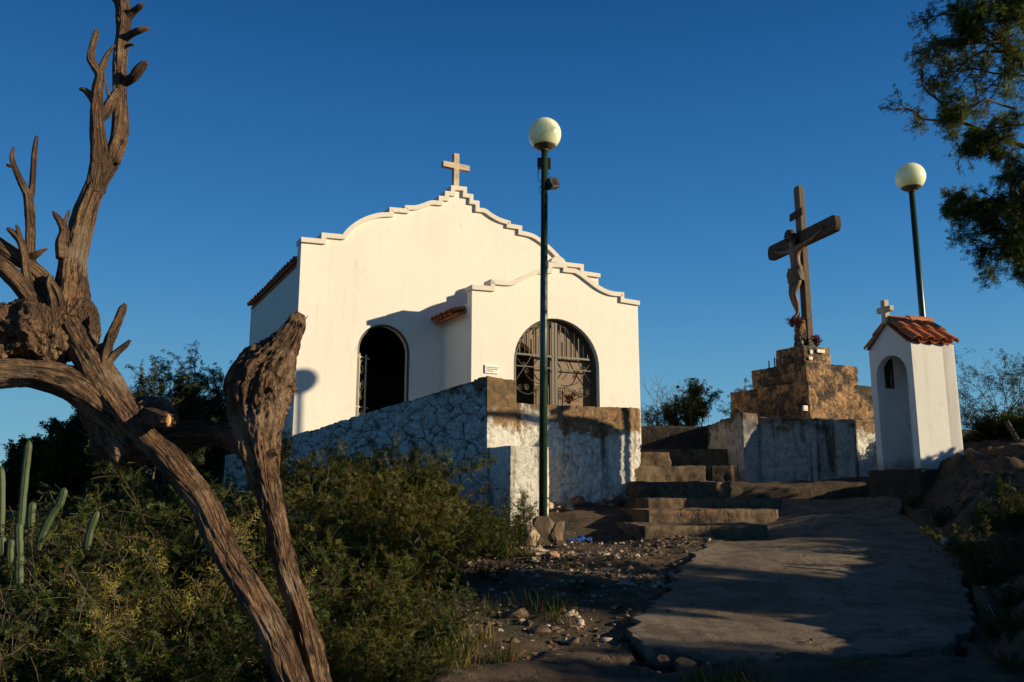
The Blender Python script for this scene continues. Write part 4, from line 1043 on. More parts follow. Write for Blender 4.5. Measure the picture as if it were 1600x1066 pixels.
m.build('ridge_tile', M['tile'], shr)
m = MB(); cb = S(-.02, SW/2, RH+.03); axs = (ey, ex, Z)
m.box(cb+Z*.13, (.038,.038,.165), axs); m.box(cb+Z*.165, (.125,.036,.038), axs); m.build('roof_cross', M['stonecross'], shr, bevel=.008)
# plinth
m = MB(); q = [S(-.10,-.07,0), S(SDp+.06,-.07,0), S(SDp+.06,SW+.07,0), S(-.10,SW+.07,0)]
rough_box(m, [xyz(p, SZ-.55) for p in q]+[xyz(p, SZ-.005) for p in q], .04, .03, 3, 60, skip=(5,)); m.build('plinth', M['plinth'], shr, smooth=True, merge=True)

# ------------------------------------------------------------------ lamps
def lamp(base, top, gr, label, extra=False, name='street_lamp'):
    o = empty(name, base, label, 'street lamp', 'globe street lamps')
    ax_ = (top-base).normalized(); L = (top-base).length; R_ = .048
    m = MB(); m.tube([base-Z*.2, base+ax_*(L*.5), top-ax_*gr*.9], [R_, R_*.95, R_*.85], 16); m.build('pole', M['green'], o, smooth=True)
    m = MB(); c = top - ax_*(gr*1.02); cb_ = top - ax_*gr; m.lathe([(.0,-.016),(.05,-.016),(.055,-.004),(.098,.017),(.130,.038),(.142,.050),(.138,.052),(.126,.041),(.09,.021),(0,.0)], cb_, 24); m.build('globe_holder', M['holder'], o, smooth=False)
    m = MB(); m.tube([c-ax_*.05, c-ax_*.018], .04, 14); m.build('collar', M['steel'], o)
    m = MB(); m.sphere(top, gr, 40, 26); m.build('globe', M['globe'], o, smooth=True)
    if extra:
        c = at(850, 256, base.y + .09); m = MB(); m.box(c, (.085, .045, .065)); bx_ = m.build('ballast_box', M['black'], o, bevel=.006)
        m = MB(); p0 = at(842, 264, base.y+.02); m.tube(smooth3([p0, at(840.5, 275, base.y-.02), at(843, 283, base.y-.05), at(847, 285, base.y-.05)]), .0045, 6)
        m.tube(smooth3([at(848, 287, base.y-.05), at(843.5, 294, base.y-.06), at(844, 301, base.y-.06), at(847, 305, base.y-.05)]), .0045, 6)
        m.tube(smooth3([at(853, 268, base.y), at(858, 272, base.y-.02), at(861, 279, base.y-.03)]), .0035, 6)
        m.build('cable', M['black'], o, smooth=True)
        fc = at(863.5, 287, base.y-.02); rot = Matrix.Rotation(math.radians(-20), 3, 'Y') @ Matrix.Rotation(math.radians(35), 3, 'Z')
        aa = [rot @ Vector(v_) for v_ in ((1,0,0),(0,1,0),(0,0,1))]
        m = MB(); m.box(fc, (.070, .05, .066), aa); m.box(fc-aa[0]*.07, (.012, .012, .02), aa)
        fl = m.build('floodlight', M['black'], o, bevel=.008)
        m = MB(); m.box(fc-aa[1]*.047, (.046, .003, .046), aa); m.build('lens', M['glass'], fl)
    return o
def smooth3(pts, k=6):
    pts = [Vector(p) for p in pts]; out = []; n = len(pts)
    for i in range(n-1):
        p0 = pts[max(i-1,0)]; p1 = pts[i]; p2 = pts[i+1]; p3 = pts[min(i+2,n-1)]
        for j in range(k):
            t = j/k; out.append(.5*((2*p1)+(-p0+p2)*t+(2*p0-5*p1+4*p2-p3)*t*t+(-p0+3*p1-3*p2+p3)*t**3))
    out.append(pts[-1]); return out
L1b = at(848, 829, 9.8); L1t = at(851, 210, 9.8)
lamp(L1b, L1t, .207, 'green street lamp with globe, ballast box and floodlight by the terrace buttress', True)
L2t = at(1422.5, 277, 11.80); L2b = Vector((L2t.x+.02, L2t.y+.05, g(L2t.x, L2t.y)))
lamp(L2b, L2t, .212, 'plain green globe street lamp standing behind the white shrine')
#PART2
# ------------------------------------------------------------------ dead tree
def stem_pts(pl, k=8, ext=True):
    """pl: (px, py, radius px, depth). -> smoothed points and radii in metres"""
    P = [at(a, b, D) for a, b, r, D in pl]; R_ = [r*D/F for a, b, r, D in pl]
    pts = smooth3(P, k); rr = smooth_curve([(r, 0) for r in R_], k); rr = [q[0] for q in rr]
    # resample evenly
    out = [pts[0]]; ro = [rr[0]]; step = .009
    for i in range(len(pts)-1):
        L = (pts[i+1]-pts[i]).length; n = max(1, int(L/step))
        for j in range(1, n+1): out.append(pts[i].lerp(pts[i+1], j/n)); ro.append(rr[i]+(rr[i+1]-rr[i])*j/n)
    return out, ro
def bark_disp(seed, amp=.10, twist=.8, fib=1.0):
    def f(th, L, r):
        t = th + L*twist + seed
        k = max(1.4, r*52)*fib
        a = mn.noise(Vector((math.cos(t)*k, math.sin(t)*k, L*2.4 + seed*5)))
        b = mn.noise(Vector((math.cos(t)*k*2.6, math.sin(t)*k*2.6, L*7 + seed*9)))
        c = mn.noise(Vector((math.cos(th)*1.2, math.sin(th)*1.2, L*5 + seed*3)))
        d = mn.noise(Vector((math.cos(t)*k*.45, math.sin(t)*k*.45, L*1.1 + seed)))
        crack = -max(0, .32-abs(a)*2.4)*1.5
        e = mn.noise(Vector((math.cos(t)*2.1, math.sin(t)*2.1, L*13 + seed*2)))
        dv, _ = mn.voronoi(Vector((math.cos(t)*k*1.0, math.sin(t)*k*1.0, L*16 + b*1.2)))
        pl = (min(.45, dv[1]-dv[0]) - .25)*max(0, min(1, .5 + mn.noise(Vector((math.cos(th), math.sin(th), L*3.3+seed)))*3))
        return r*amp*(crack + a*.6 + b*.7 + d*1.3 + pl*1.6 + e*.5) + r*.17*c
    return f
dead = empty('dead_tree', at(512, 1190, 3.5), 'twisted grey brown dead tree with burls and bare broken branches in the left foreground', 'dead tree')
def wood_part(name, stems, n=64, amp=.10, twist=.8, parent=dead, pts=8):
    m = MB()
    for i, pl in enumerate(stems):
        P, R_ = stem_pts(pl, pts)
        nn = max(14, min(n, int(14 + max(R_)*760)))
        if len(pl) and pl[-1][2] > 9.5 and len(pl[-1]) == 4: pass
        b_ = len(m.v); m.tube(P, R_, nn, True, bark_disp(random.random()*20, amp, twist))
        ax_ = (P[-1]-P[-4]).normalized(); sd_ = random.random()*30
        for q_ in range(1, 5):
            for k_ in range(nn):
                vi = b_ + (len(P)-q_)*nn + k_; th = 6.283*k_/nn
                jj = mn.noise(Vector((math.cos(th)*3, math.sin(th)*3, sd_)))*1.1 + mn.noise(Vector((math.cos(th)*9, math.sin(th)*9, sd_)))*.7
                v_ = Vector(m.v[vi]) + ax_*(jj*max(R_[-6], .006)*(1.3 - q_*.28)); m.v[vi] = tuple(v_)
    return m.build(name, M['wood'], parent, smooth=True)
D0 = 3.5
wood_part('trunk', [[(534,1262,32,D0),(505,1180,25,D0),(478,1110,22,D0),(456,1062,22,D0),(438,1015,22,D0),(416,969,22,D0),(391,923,21,D0),(363,878,20.5,3.52),(338,832,22,3.54),(320,790,20.5,3.56),(299,760,21,3.58),(271,728,21,3.59),(236,690,19.5,3.6),(200,650,21,3.6),(172,612,24,3.6),(150,578,26,3.6),(128,545,21,3.6),(108,508,17,3.6),(97,478,12,3.6)]], 120, .11, 1.0)
wood_part('trunk', [[(545,1262,26,3.62),(528,1180,20,3.6),(510,1110,18,3.6),(496,1064,18,3.6),(485,1015,18,3.6),(468,954,17,3.6),(448,893,18,3.6),(436,832,18,3.62),(420,775,20,3.62),(412,743,24,3.62),(408,716,27,3.62),(403,690,31,3.62),(401,664,37,3.62),(400,638,45,3.62),(404,611,51,3.62),(413,584,47,3.62),(431,558,34,3.63),(449,534,22,3.64),(460,515,17,3.66),(466,500,14,3.66),(469,495,10,3.66)]], 150, .17, .5)
wood_part('limb', [[(-190,604,22,3.5),(-110,592,22,3.5),(-50,584,22,3.5),(0,583,22,3.52),(45,583,21,3.54),(90,590,23,3.56),(130,606,27,3.58),(170,640,26,3.62),(205,675,20,3.64)]], 100, .11, .4)
wood_part('limb', [[(384,690,22,3.72),(345,680,19,3.74),(318,679,21,3.76),(290,682,26,3.77),(262,684,36,3.76),(235,680,42,3.76),(200,668,44,3.76),(165,648,36,3.72)]], 100, .14, .3)
wood_part('stub', [[(402,728,10,3.60),(420,712,8,3.58),(433,706,6,3.57)]], 30, .14)
def burl(name, blobs, seed=0, res=5, amp=.22, fibre=True):
    """lumpy knot: union-like skin over several ellipsoids, displaced"""
    bm = bmesh.new()
    for (px, py, D, rx, ry, rz) in blobs:
        c = at(px, py, D); k = D/F
        r_ = bmesh.ops.create_icosphere(bm, subdivisions=res, radius=1)
        for v_ in r_['verts']:
            n_ = v_.co.copy(); p = n_*1.0
            q = Vector((p.x*rx*k, p.y*rz*k, p.z*ry*k)); wq = c + q
            h = mn.fractal(wq*11+Vector((seed,0,0)), .75, 2.2, 5) * .65 + abs(mn.noise(wq*22))*-.35 + mn.noise(wq*4+Vector((0,seed,0)))*.5
            # bark plates
            dv, _ = mn.voronoi(wq*20 + mn.noise_vector(wq*8)*.6); h += (min(.5, dv[1]-dv[0])-.25)*.35
            v_.co = wq + Vector((n_.x*rx*k, n_.y*rz*k, n_.z*ry*k))*h*amp - dead.location
    me = bpy.data.meshes.new(name); bm.to_mesh(me)
    uvl = me.uv_layers.new(name='UVMap')
    for lp in me.loops:
        c = me.vertices[lp.vertex_index].co; uvl.data[lp.index].uv = (c.x*2.2 + mn.noise(c*4)*.3, c.z*1.2+c.y*.6)
    bm.free(); me.materials.append(M['wood'])
    me.polygons.foreach_set('use_smooth', [True]*len(me.polygons))
    o = bpy.data.objects.new(name, me); COL.objects.link(o); o.parent = dead; return o
burl('burl', [(48,518,3.58,56,50,56),(8,520,3.56,44,48,46),(78,540,3.6,40,34,40)], 1, 6, .34)
burl('burl', [(118,505,3.68,36,44,40),(132,530,3.68,24,30,30)], 3, 6, .30)
burl('burl', [(238,662,3.70,37,45,42),(225,650,3.72,36,34,40)], 5, 6, .24)
burl('burl', [(172,668,3.70,36,48,40),(150,640,3.70,28,32,30),(188,703,3.62,15,27,20)], 9, 6, .26)
wood_part('stub', [[(228,648,14,3.62),(244,654,13.5,3.54),(256,657,13,3.50),(263,657,10,3.485)]], 40, .10)
m = MB(); cP = at(262, 657, 3.47); m.sphere(cP, .026, 18, 12, (.55, .30, 1)); m.build('cut_face', M['cutwood'], dead, smooth=True)
wood_part('branch', [[(104,500,34,3.64),(112,455,26,3.66),(116,410,21,3.68),(124,372,19,3.7),(134,332,17,3.72),(148,294,15,3.74),(165,262,15,3.76),(180,232,14,3.78),(188,200,13,3.8),(188,160,11,3.82),(187,120,11,3.84),(188,85,11,3.86),(192,52,11,3.88),(193,20,12,3.9),(188,-8,11,3.92),(178,-60,8,3.95)],
    [(148,300,14,3.74),(153,262,13,3.72),(154,228,13,3.7),(151,190,11,3.7),(151,168,10,3.7),(152,140,9,3.7),(156,118,8,3.69),(148,104,7,3.68),(142,92,6.5,3.68),(145,72,5.5,3.68),(150,55,5,3.68),(151,49,3.5,3.68)],
    [(154,120,7,3.69),(160,103,5.5,3.68),(166,88,4,3.68),(174,76,2.6,3.68),(180,71,1.6,3.68)],
    [(152,165,8,3.7),(144,152,6.5,3.7),(135,143,5,3.7),(126,139,2.5,3.7)],
    [(152,190,8,3.72),(164,178,9,3.74),(172,163,9,3.76),(184,146,9,3.8)], [(170,150,3,3.75),(168,140,2.4,3.75),(166,130,1.2,3.75)],
    [(194,128,9,3.84),(206,122,8,3.8),(214,112,9,3.78),(223,102,7,3.77),(229,98,4,3.77)],
    [(194,62,7,3.87),(206,53,6,3.84),(219,47,6,3.82),(230,45,3.5,3.82)], [(196,72,3,3.87),(206,70,2.2,3.84),(211,69,1.4,3.84)], [(197,30,7,3.9),(209,18,6,3.88),(219,10,5,3.86),(223,7,3,3.86)],
    [(190,10,7,3.9),(182,2,5,3.9),(170,-12,4,3.9)], [(190,40,4,3.88),(186,32,2.5,3.86),(184,28,1.4,3.86)], [(176,258,4,3.77),(184,255,3,3.75),(188,254,1.5,3.75)], [(128,420,8,3.7),(128,440,7,3.72),(124,470,8,3.72)]], 80, .11, .9)
wood_part('branch', [[(76,500,11,3.6),(60,462,8.5,3.58),(51,430,8,3.58),(48,395,8,3.58),(48,355,8,3.58),(46,322,8,3.58),(43,304,7,3.57),(34,286,6,3.56),(25,266,5,3.56),(19,248,4.2,3.56),(20,236,3,3.56),(21,231,2,3.56)],
    [(45,318,6,3.58),(50,298,5,3.6),(52,272,4.5,3.6),(53,248,4.4,3.6),(55,228,4.2,3.6),(57,217,3.2,3.6),(57,213,2,3.6)], [(22,260,3,3.56),(16,259,3,3.55),(11,258,2,3.55)],
    [(50,402,6,3.57),(60,396,5,3.56),(68,391,3,3.56),(74,389,1.4,3.56)]], 44, .12)
wood_part('branch', [[(-60,360,12,3.5),(-20,374,12,3.52),(15,396,13,3.54),(45,416,12,3.58),(70,440,13,3.6),(92,478,14,3.62)],
    [(-60,385,12,3.48),(-10,408,13,3.5),(20,432,14,3.52),(45,462,14,3.55),(70,496,16,3.6)],
    [(12,357,3,3.5),(22,366,5,3.5),(32,378,6,3.5),(38,402,6.5,3.52),(41,430,7,3.54),(50,462,8,3.56),(66,498,9,3.58)], [(26,352,2,3.5),(29,362,3.6,3.5),(33,376,4.5,3.5)],
    [(98,404,9,3.62),(97,380,9,3.62),(101,362,8,3.62),(96,348,6.5,3.6),(88,337,4.5,3.6),(83,331,2,3.6)], [(101,352,3,3.62),(103,342,3,3.62),(106,334,2.4,3.62),(107,328,1.5,3.62)],
    [(72,434,7,3.57),(82,444,6,3.56),(92,462,7,3.56),(98,490,8,3.58)], [(80,432,5,3.55),(76,446,4,3.54),(82,468,6,3.54),(86,500,9,3.55)]], 44, .12)
wood_part('branch', [[(146,566,8,3.58),(153,548,8,3.58),(166,540,7,3.58),(172,528,8,3.58),(180,510,7,3.58),(187,494,6.5,3.58),(192,482,6,3.58),(195,477,3.5,3.58)],
    [(160,588,9,3.57),(163,566,9,3.57),(168,545,8,3.57),(174,524,6,3.57)], [(162,580,7,3.57),(172,562,6.5,3.57),(184,550,5,3.57),(196,540,4,3.57),(203,532,2,3.57)]], 44, .12)

# ------------------------------------------------------------------ foliage tools
def rnd_unit(rs, n):
    v_ = rs.normal(size=(n, 3)); return v_/np.linalg.norm(v_, axis=1, keepdims=True)
def leaf_quads(C, Dr, Wd, L, w):
    """rhombic leaflets: centre base C, direction Dr, width dir Wd"""
    L = np.asarray(L)[:, None]; w = np.asarray(w)[:, None]
    a = C; b = C + Dr*L*.45 + Wd*w; c = C + Dr*L; d = C + Dr*L*.45 - Wd*w
    co = np.stack([a, b, c, d], 1).reshape(-1, 3); q = np.arange(len(co)).reshape(-1, 4); return co, q
def twig_mesh(segs):
    """segs: list of (p0, p1, r0, r1); three-sided tubes"""
    P0 = np.array([s[0] for s in segs]); P1 = np.array([s[1] for s in segs]); r0 = np.array([s[2] for s in segs]); r1 = np.array([s[3] for s in segs])
    t_ = P1-P0; t_ /= np.maximum(np.linalg.norm(t_, axis=1, keepdims=True), 1e-9)
    ref = np.where(np.abs(t_[:, 2:3]) < .9, np.array([[0, 0, 1.]]), np.array([[1., 0, 0]]))
    X = np.cross(t_, ref); X /= np.linalg.norm(X, axis=1, keepdims=True); Y = np.cross(t_, X)
    vs = []
    for P_, r_ in ((P0, r0), (P1, r1)):
        for k in range(4):
            a = math.pi/2*k; vs.append(P_ + (X*math.cos(a)+Y*math.sin(a))*r_[:, None])
    co = np.stack(vs, 1).reshape(-1, 3); b = np.arange(len(segs))[:, None]*8
    q = np.concatenate([b + np.array([[k, (k+1) % 4, 4+(k+1) % 4, 4+k]]) for k in range(4)], 0)
    return co, q
def np_obj(name, co, q, mat, parent=None):
    me = mesh_np(name, co, q); me.materials.append(mat); o = bpy.data.objects.new(name, me); COL.objects.link(o)
    if parent: o.parent = parent
    return o
def pinnate(rs, base, dirs, lens, npair, ll, lw, droop=.25):
    """compound leaves: rachises from base along dirs with paired leaflets"""
    n = len(base); rs_n = rnd_unit(rs, n); side = np.cross(dirs, rs_n); side /= np.maximum(np.linalg.norm(side, axis=1, keepdims=True), 1e-6)
    up = np.cross(side, dirs); Cs = []; Ds = []; Ws = []
    for k in range(npair):
        f = (k+.6)/npair
        p = base + dirs*(lens*f)[:, None]; p = p - np.array([0, 0, 1.])*(lens*droop*f*f)[:, None]
        for sg in (1, -1):
            d = dirs*.55 + side*sg*.85 + rs.normal(size=(n, 3))*.18; d /= np.linalg.norm(d, axis=1, keepdims=True)
            w_ = np.cross(d, up); w_ /= np.maximum(np.linalg.norm(w_, axis=1, keepdims=True), 1e-6)
            Cs.append(p); Ds.append(d); Ws.append(w_)
    C = np.concatenate(Cs); N_ = len(C)
    return leaf_quads(C, np.concatenate(Ds), np.concatenate(Ws), ll*rs.uniform(.6, 1.25, N_), lw*rs.uniform(.7, 1.2, N_))
def make_shrub(seed, h=1.0, r=.6, stems=34, leafmat='leafA', ll=.020, lw=.0035, lean=.5, npair=7, dens=1.0, stemr=.006):
    rs = np.random.RandomState(seed); segs = []; B = []; Dd = []; Ln = []
    for i in range(stems):
        az = rs.uniform(0, 2*math.pi); tilt = rs.uniform(.05, 1)**.8*lean*1.5; d = np.array([math.cos(az)*math.sin(tilt), math.sin(az)*math.sin(tilt), math.cos(tilt)])
        p = np.array([math.cos(az), math.sin(az), 0])*rs.uniform(0, .35)*r; L = h*rs.uniform(.55, 1.12)/max(.5, d[2]**.5); K = 9
        rad = stemr*rs.uniform(.6, 1.3)
        for k in range(K):
            d = d + rs.normal(size=3)*.13 + np.array([math.cos(az)*.02, math.sin(az)*.02, -.01]); d /= np.linalg.norm(d)
            q = p + d*L/K; segs.append((p, q, rad*(1-k/K*.8), rad*(1-(k+1)/K*.8)))
            if k >= 1:
                for _ in range(rs.poisson(2.4*dens)):
                    td = d*.5 + rnd_unit(rs, 1)[0]*.9 + np.array([0, 0, .15]); td /= np.linalg.norm(td); tl_ = h*rs.uniform(.08, .24); tp = p + (q-p)*rs.rand(); KK = 4
                    for kk in range(KK):
                        td = td + rs.normal(size=3)*.16; td /= np.linalg.norm(td); tq = tp + td*tl_/KK; segs.append((tp, tq, .0022, .0014))
                        for _2 in range(1 + (rs.rand() < .45)):
                            ld = td*.5 + rnd_unit(rs, 1)[0]; ld /= np.linalg.norm(ld); B.append(tp + (tq-tp)*rs.rand()); Dd.append(ld); Ln.append(rs.uniform(.035, .075))
                        tp = tq
            p = q
    B = np.array(B); Dd = np.array(Dd); Ln = np.array(Ln)
    return twig_mesh(segs), pinnate(rs, B, Dd, Ln*(ll/.02)**.5, npair, ll, lw)
shrub_protos = {}
def shrub_proto(key, **kw):
    (tc_, tq_), (lc, lq) = make_shrub(**kw)
    a = mesh_np('stems', tc_, tq_); a.materials.append(M['twig']); b = mesh_np('foliage', lc, lq); b.materials.append(M[kw.get('leafmat', 'leafA')])
    shrub_protos[key] = (a, b, len(lq))
shrub_proto('a', seed=1, h=1.0, r=.6, stems=34, leafmat='leafA')
shrub_proto('b', seed=2, h=1.0, r=.7, stems=34, leafmat='leafB', ll=.018, lw=.0045, lean=.6)
shrub_proto('c', seed=3, h=1.0, r=.5, stems=26, leafmat='leafA', ll=.026, lw=.004, lean=.42, npair=6)
shrub_proto('d', seed=4, h=1.0, r=.6, stems=30, leafmat='leafC', ll=.018, lw=.004, lean=.55)
shrub_proto('s', seed=6, h=1.0, r=.5, stems=22, leafmat='straw', ll=.035, lw=.003, lean=.55, npair=3, dens=.6)
shrub_proto('e', seed=5, h=1.0, r=.35, stems=9, leafmat='leafA', ll=.026, lw=.0045, lean=.35, npair=6)
def shrub(key, x, y, sc_, label, group, sxy=1.0, z=None, name='shrub'):
    a, b, _ = shrub_protos[key]
    r_ = empty(name, (x, y, (g(x, y)-.04) if z is None else z), label, 'shrub', group, random.uniform(0, 6.28)); r_.scale = (sc_*sxy, sc_*sxy, sc_)
    for me, nm in ((a, 'stems'), (b, 'foliage')):
        o = bpy.data.objects.new(nm, me); COL.objects.link(o); o.parent = r_
    return r_
def shrub_px(key, px, D, ytop, label, group, sxy=1.0, name='shrub', zbase=None):
    x = (px-800)/1320*D; P = at(px, ytop, D); zb = g(x, D)-.05 if zbase is None else zbase
    return shrub(key, P.x, D, max(.25, (P.z-zb)/.98), label, group, sxy, zb, name)
random.seed(11)
GL = 'green shrubs crowding the slope below the terrace'
LB = {'a': 'olive green feathery shrub in the thicket on the slope below the terrace', 'b': 'dark green small leaved shrub in the thicket below the terrace wall',
      'c': 'loose long leaved shrub standing up from the thicket below the terrace', 'd': 'dusty grey green shrub at the left of the thicket', 's': 'straw yellow dry brush catching light in the left thicket', 'e': 'thin upright sapling with sparse leaves against the terrace wall'}
rows = [ # key, px, D, ytop, sxy
 ('c',545,10.2,705,.9),('c',615,10.0,692,.85),('a',700,10.2,745,1.0),('c',470,10.6,690,.8),('a',590,9.2,728,1.1),
 ('a',640,10.6,742,1.2),('b',560,11.0,735,1.2),('d',500,11.2,728,1.1),('a',710,9.9,790,1.1),('c',590,9.6,722,.9),('a',520,9.4,735,1.0),
 ('b',770,9.4,775,.95),('b',740,8.5,800,1.0),('b',790,8.4,830,.7),('a',680,8.2,775,1.1),('c',610,8.0,760,1.0),('a',540,8.0,765,1.2),('d',460,8.4,745,1.2),('b',400,8.6,740,1.2),
 ('b',760,7.2,880,.9),('a',690,6.8,860,1.0),('a',620,6.6,830,1.1),('b',550,6.6,815,1.1),('c',480,6.8,790,1.0),('b',410,7.0,800,1.1),('a',330,7.0,790,1.1),('b',250,7.2,800,1.2),('d',170,7.4,805,1.2),('b',90,7.4,815,1.2),('d',10,7.4,820,1.2),
 ('a',700,5.8,950,1.0),('b',640,5.6,900,1.1),('a',560,5.4,880,1.1),('b',480,5.4,880,1.0),('s',290,5.6,825,1.0),('b',380,5.5,890,1.1),('a',210,5.6,870,1.1),('d',120,5.6,880,1.1),('b',40,5.6,880,1.1),
 ('b',620,4.75,985,1.0),('a',560,4.6,960,1.0),('b',470,4.6,970,1.0),('a',370,4.6,970,1.0),('s',250,4.7,905,.9),('b',300,4.5,965,1.0),('b',150,4.5,940,1.1),('d',50,4.5,950,1.1),('b',-40,4.6,930,1.1),
 ('c',330,10,725,1.0),('b',260,10.5,735,1.3),('d',160,10.5,760,1.3),('b',60,10.5,775,1.4),('b',-20,9,780,1.3)]
for k_, px, D, yt, s_ in rows:
    shrub_px(k_, px + random.uniform(-8, 8), D, yt, LB[k_], GL + (' ' if 0 else '') + {'a': ', olive', 'b': ', dark green', 'c': ', loose', 'd': ', dusty', 's': ', straw'}[k_], s_)
for px, D, yt in ((668,9.5,672),(640,9.9,690),(556,9.8,690),(500,10.0,700),(470,10.4,668),(590,9.0,705),(520,8.5,712)):
    shrub_px('e', px, D, yt, LB['e'], 'thin saplings against the terrace wall', .8, 'sapling')
shrub_px('e', 815, 10.2, 760, 'sparse reddish bush catching light in front of the white buttress', None, .8, 'sapling')

for k_, px, D, yt, s_ in (('b',1600,5.2,975,.9),('d',1575,6.2,905,.8),('b',1620,6.6,860,1.0),('b',1580,7.4,835,.8),('a',1545,8.4,785,.8),('b',1600,8.8,760,1.0),('d',1540,9.6,762,.7),('b',1530,10.6,748,.8),('b',1580,10.4,735,1.0),('b',1590,4.7,1030,.7),('d',1500,8.0,822,.6),('b',1475,9.5,780,.6),('e',1520,7.2,800,.9),('b',1540,7.0,860,.7),('d',1560,9.2,760,.9),('a',1500,10.2,758,.6),('e',1580,8.0,740,1.0),('b',1555,5.6,960,.6),('d',1600,7.9,770,1.0),('b',1430,10.6,765,.5)):
    shrub_px(k_, px, D, yt, 'low dark shrub on the rocky bank at the right of the path', 'low shrubs on the right bank', s_)
# ------------------------------------------------------------------ trees
def grow(rs, p, d, L, r, depth, segs, tips, bend=.16, K=6, kids=(2, 4), up=.05, shrink=.62, spread=.9, tipall=1):
    for k in range(K):
        d = d + rs.normal(size=3)*bend + np.array([0, 0, up]); d /= np.linalg.norm(d); q = p + d*L/K
        segs.append((p, q, r*(1-.45*k/K), r*(1-.45*(k+1)/K)))
        if depth <= tipall: tips.append((q, d.copy()))
        if depth > 0 and k >= 1:
            for _ in range(rs.poisson(kids[1]/K)):
                nd = d*.6 + rnd_unit(rs, 1)[0]*spread; nd /= np.linalg.norm(nd)
                grow(rs, q, nd, L*shrink*rs.uniform(.7, 1.2), r*.5, depth-1, segs, tips, bend, K, kids, up, shrink, spread, tipall)
        p = q
    if depth > 0:
        for _ in range(kids[0]):
            nd = d + rnd_unit(rs, 1)[0]*spread*.7; nd /= np.linalg.norm(nd)
            grow(rs, p, nd, L*shrink, r*.55, depth-1, segs, tips, bend, K, kids, up, shrink, spread, tipall)
def tree_mesh(rs, starts, depth, leaf=(.03, .005, 5, 3), rl=(.04, .08), **kw):
    segs = []; tips = []
    for p, d, L, r in starts:
        d = np.array(d, float); d /= np.linalg.norm(d); grow(rs, np.array(p, float), d, L, r, depth, segs, tips, **kw)
    lc = lq = None
    if leaf:
        ll, lw, npair, per = leaf
        B = np.repeat(np.array([t_[0] for t_ in tips]), per, 0); Dd = np.repeat(np.array([t_[1] for t_ in tips]), per, 0)
        B = B + rs.normal(size=B.shape)*.02; Dd = Dd*.5 + rnd_unit(rs, len(B)); Dd /= np.linalg.norm(Dd, axis=1, keepdims=True)
        lc, lq = pinnate(rs, B, Dd, rs.uniform(rl[0], rl[1], len(B)), npair, ll, lw)
    return twig_mesh(segs), (lc, lq)
def tree(name, base, trunk_pts, trunk_r, starts, depth, label, cat, seed, leafmat='leafB', leaf=(.03,.005,5,3), group=None, barkm='bark', rl=(.04, .08), **kw):
    o = empty(name, base, label, cat, group); rs = np.random.RandomState(seed)
    if trunk_pts:
        m = MB(); P = smooth3(trunk_pts, 8); n = len(P); R_ = [trunk_r[0]+(trunk_r[1]-trunk_r[0])*i/(n-1) for i in range(n)]
        m.tube(P, R_, 14, True, bark_disp(seed*.7, .12, .4)); m.build('trunk', M[barkm], o, smooth=True)
    (tc_, tq_), (lc, lq) = tree_mesh(rs, starts, depth, leaf, rl, **kw)
    off = np.array(base)
    np_obj('branches', tc_-off, tq_, M[barkm], o)
    if leaf: np_obj('crown', lc-off, lq, M[leafmat], o)
    return o
def v3(p): return (p.x, p.y, p.z)
# overhanging tree at the right
tb = Vector((8.1, 11.3, g(8.1, 11.3)-.1))
k0 = Vector((8.05, 11.1, 3.1)); k1 = Vector((8.0, 10.75, 4.35)); k2 = Vector((7.9, 10.1, 4.85)); k3 = Vector((7.4, 9.2, 5.1))
def st(px, py, D, tx, ty, tD, L, r):
    a = at(px-12, py, D); b = at(tx-12, ty, tD); return (v3(a), v3(b-a), L, r)
starts = [st(1660,330,8.2, 1540,260,7.9, .65,.035), st(1650,240,8.2, 1500,150,7.9,.95,.035), st(1650,140,8.3, 1520,60,8.0,.9,.035), st(1620,60,8.2,1540,-20,8.0,.9,.03),
          st(1630,200,8.0, 1560,190,7.9,.5,.03), st(1640,330,8.1, 1560,400,7.9,.55,.02), st(1690,300,8.2,1600,330,8.0,.7,.03), st(1660,90,8.0,1600,100,7.9,.7,.03), st(1560,210,8.1,1460,135,7.95,.35,.012),
          st(1575,240,8.0,1500,250,7.9,.22,.010), st(1700,100,8.4,1760,0,8.6,1.1,.04), st(1700,250,8.4,1800,200,8.6,1.1,.04), st(1640,20,8.1,1590,-60,8.0,.8,.03), st(1600,170,8.1,1470,128,7.9,.42,.018), st(1620,100,8.1,1530,70,7.9,.6,.02), st(1600,300,8.1,1540,370,7.9,.35,.012), st(1640,0,8.1,1545,20,7.9,.6,.02)]
tree('thorn_tree', v3(tb), [tb, k0, k1, k2, k3, at(1640, 200, 8.2)], (.13, .018), starts, 3, 'leafy thorn tree reaching in from the right edge above the shrine', 'tree', 21,
     'leafT', (.026,.0042,5,2), kids=(2,3.3), bend=.17, shrink=.60, up=.0)
tree('thorn_tree', (7.6, 12.2, 1.9), [Vector((7.6,12.2,1.8)), Vector((7.3,12.3,2.6))], (.05,.03), [st(1600,372,8.2,1560,345,8.0,.35,.012), st(1620,400,8.2,1575,415,8.0,.3,.012)], 2,
     'small hanging spray of thorn foliage low at the right edge', 'tree', 22, 'leafB', (.026,.0045,5,3), kids=(2,3), bend=.2)

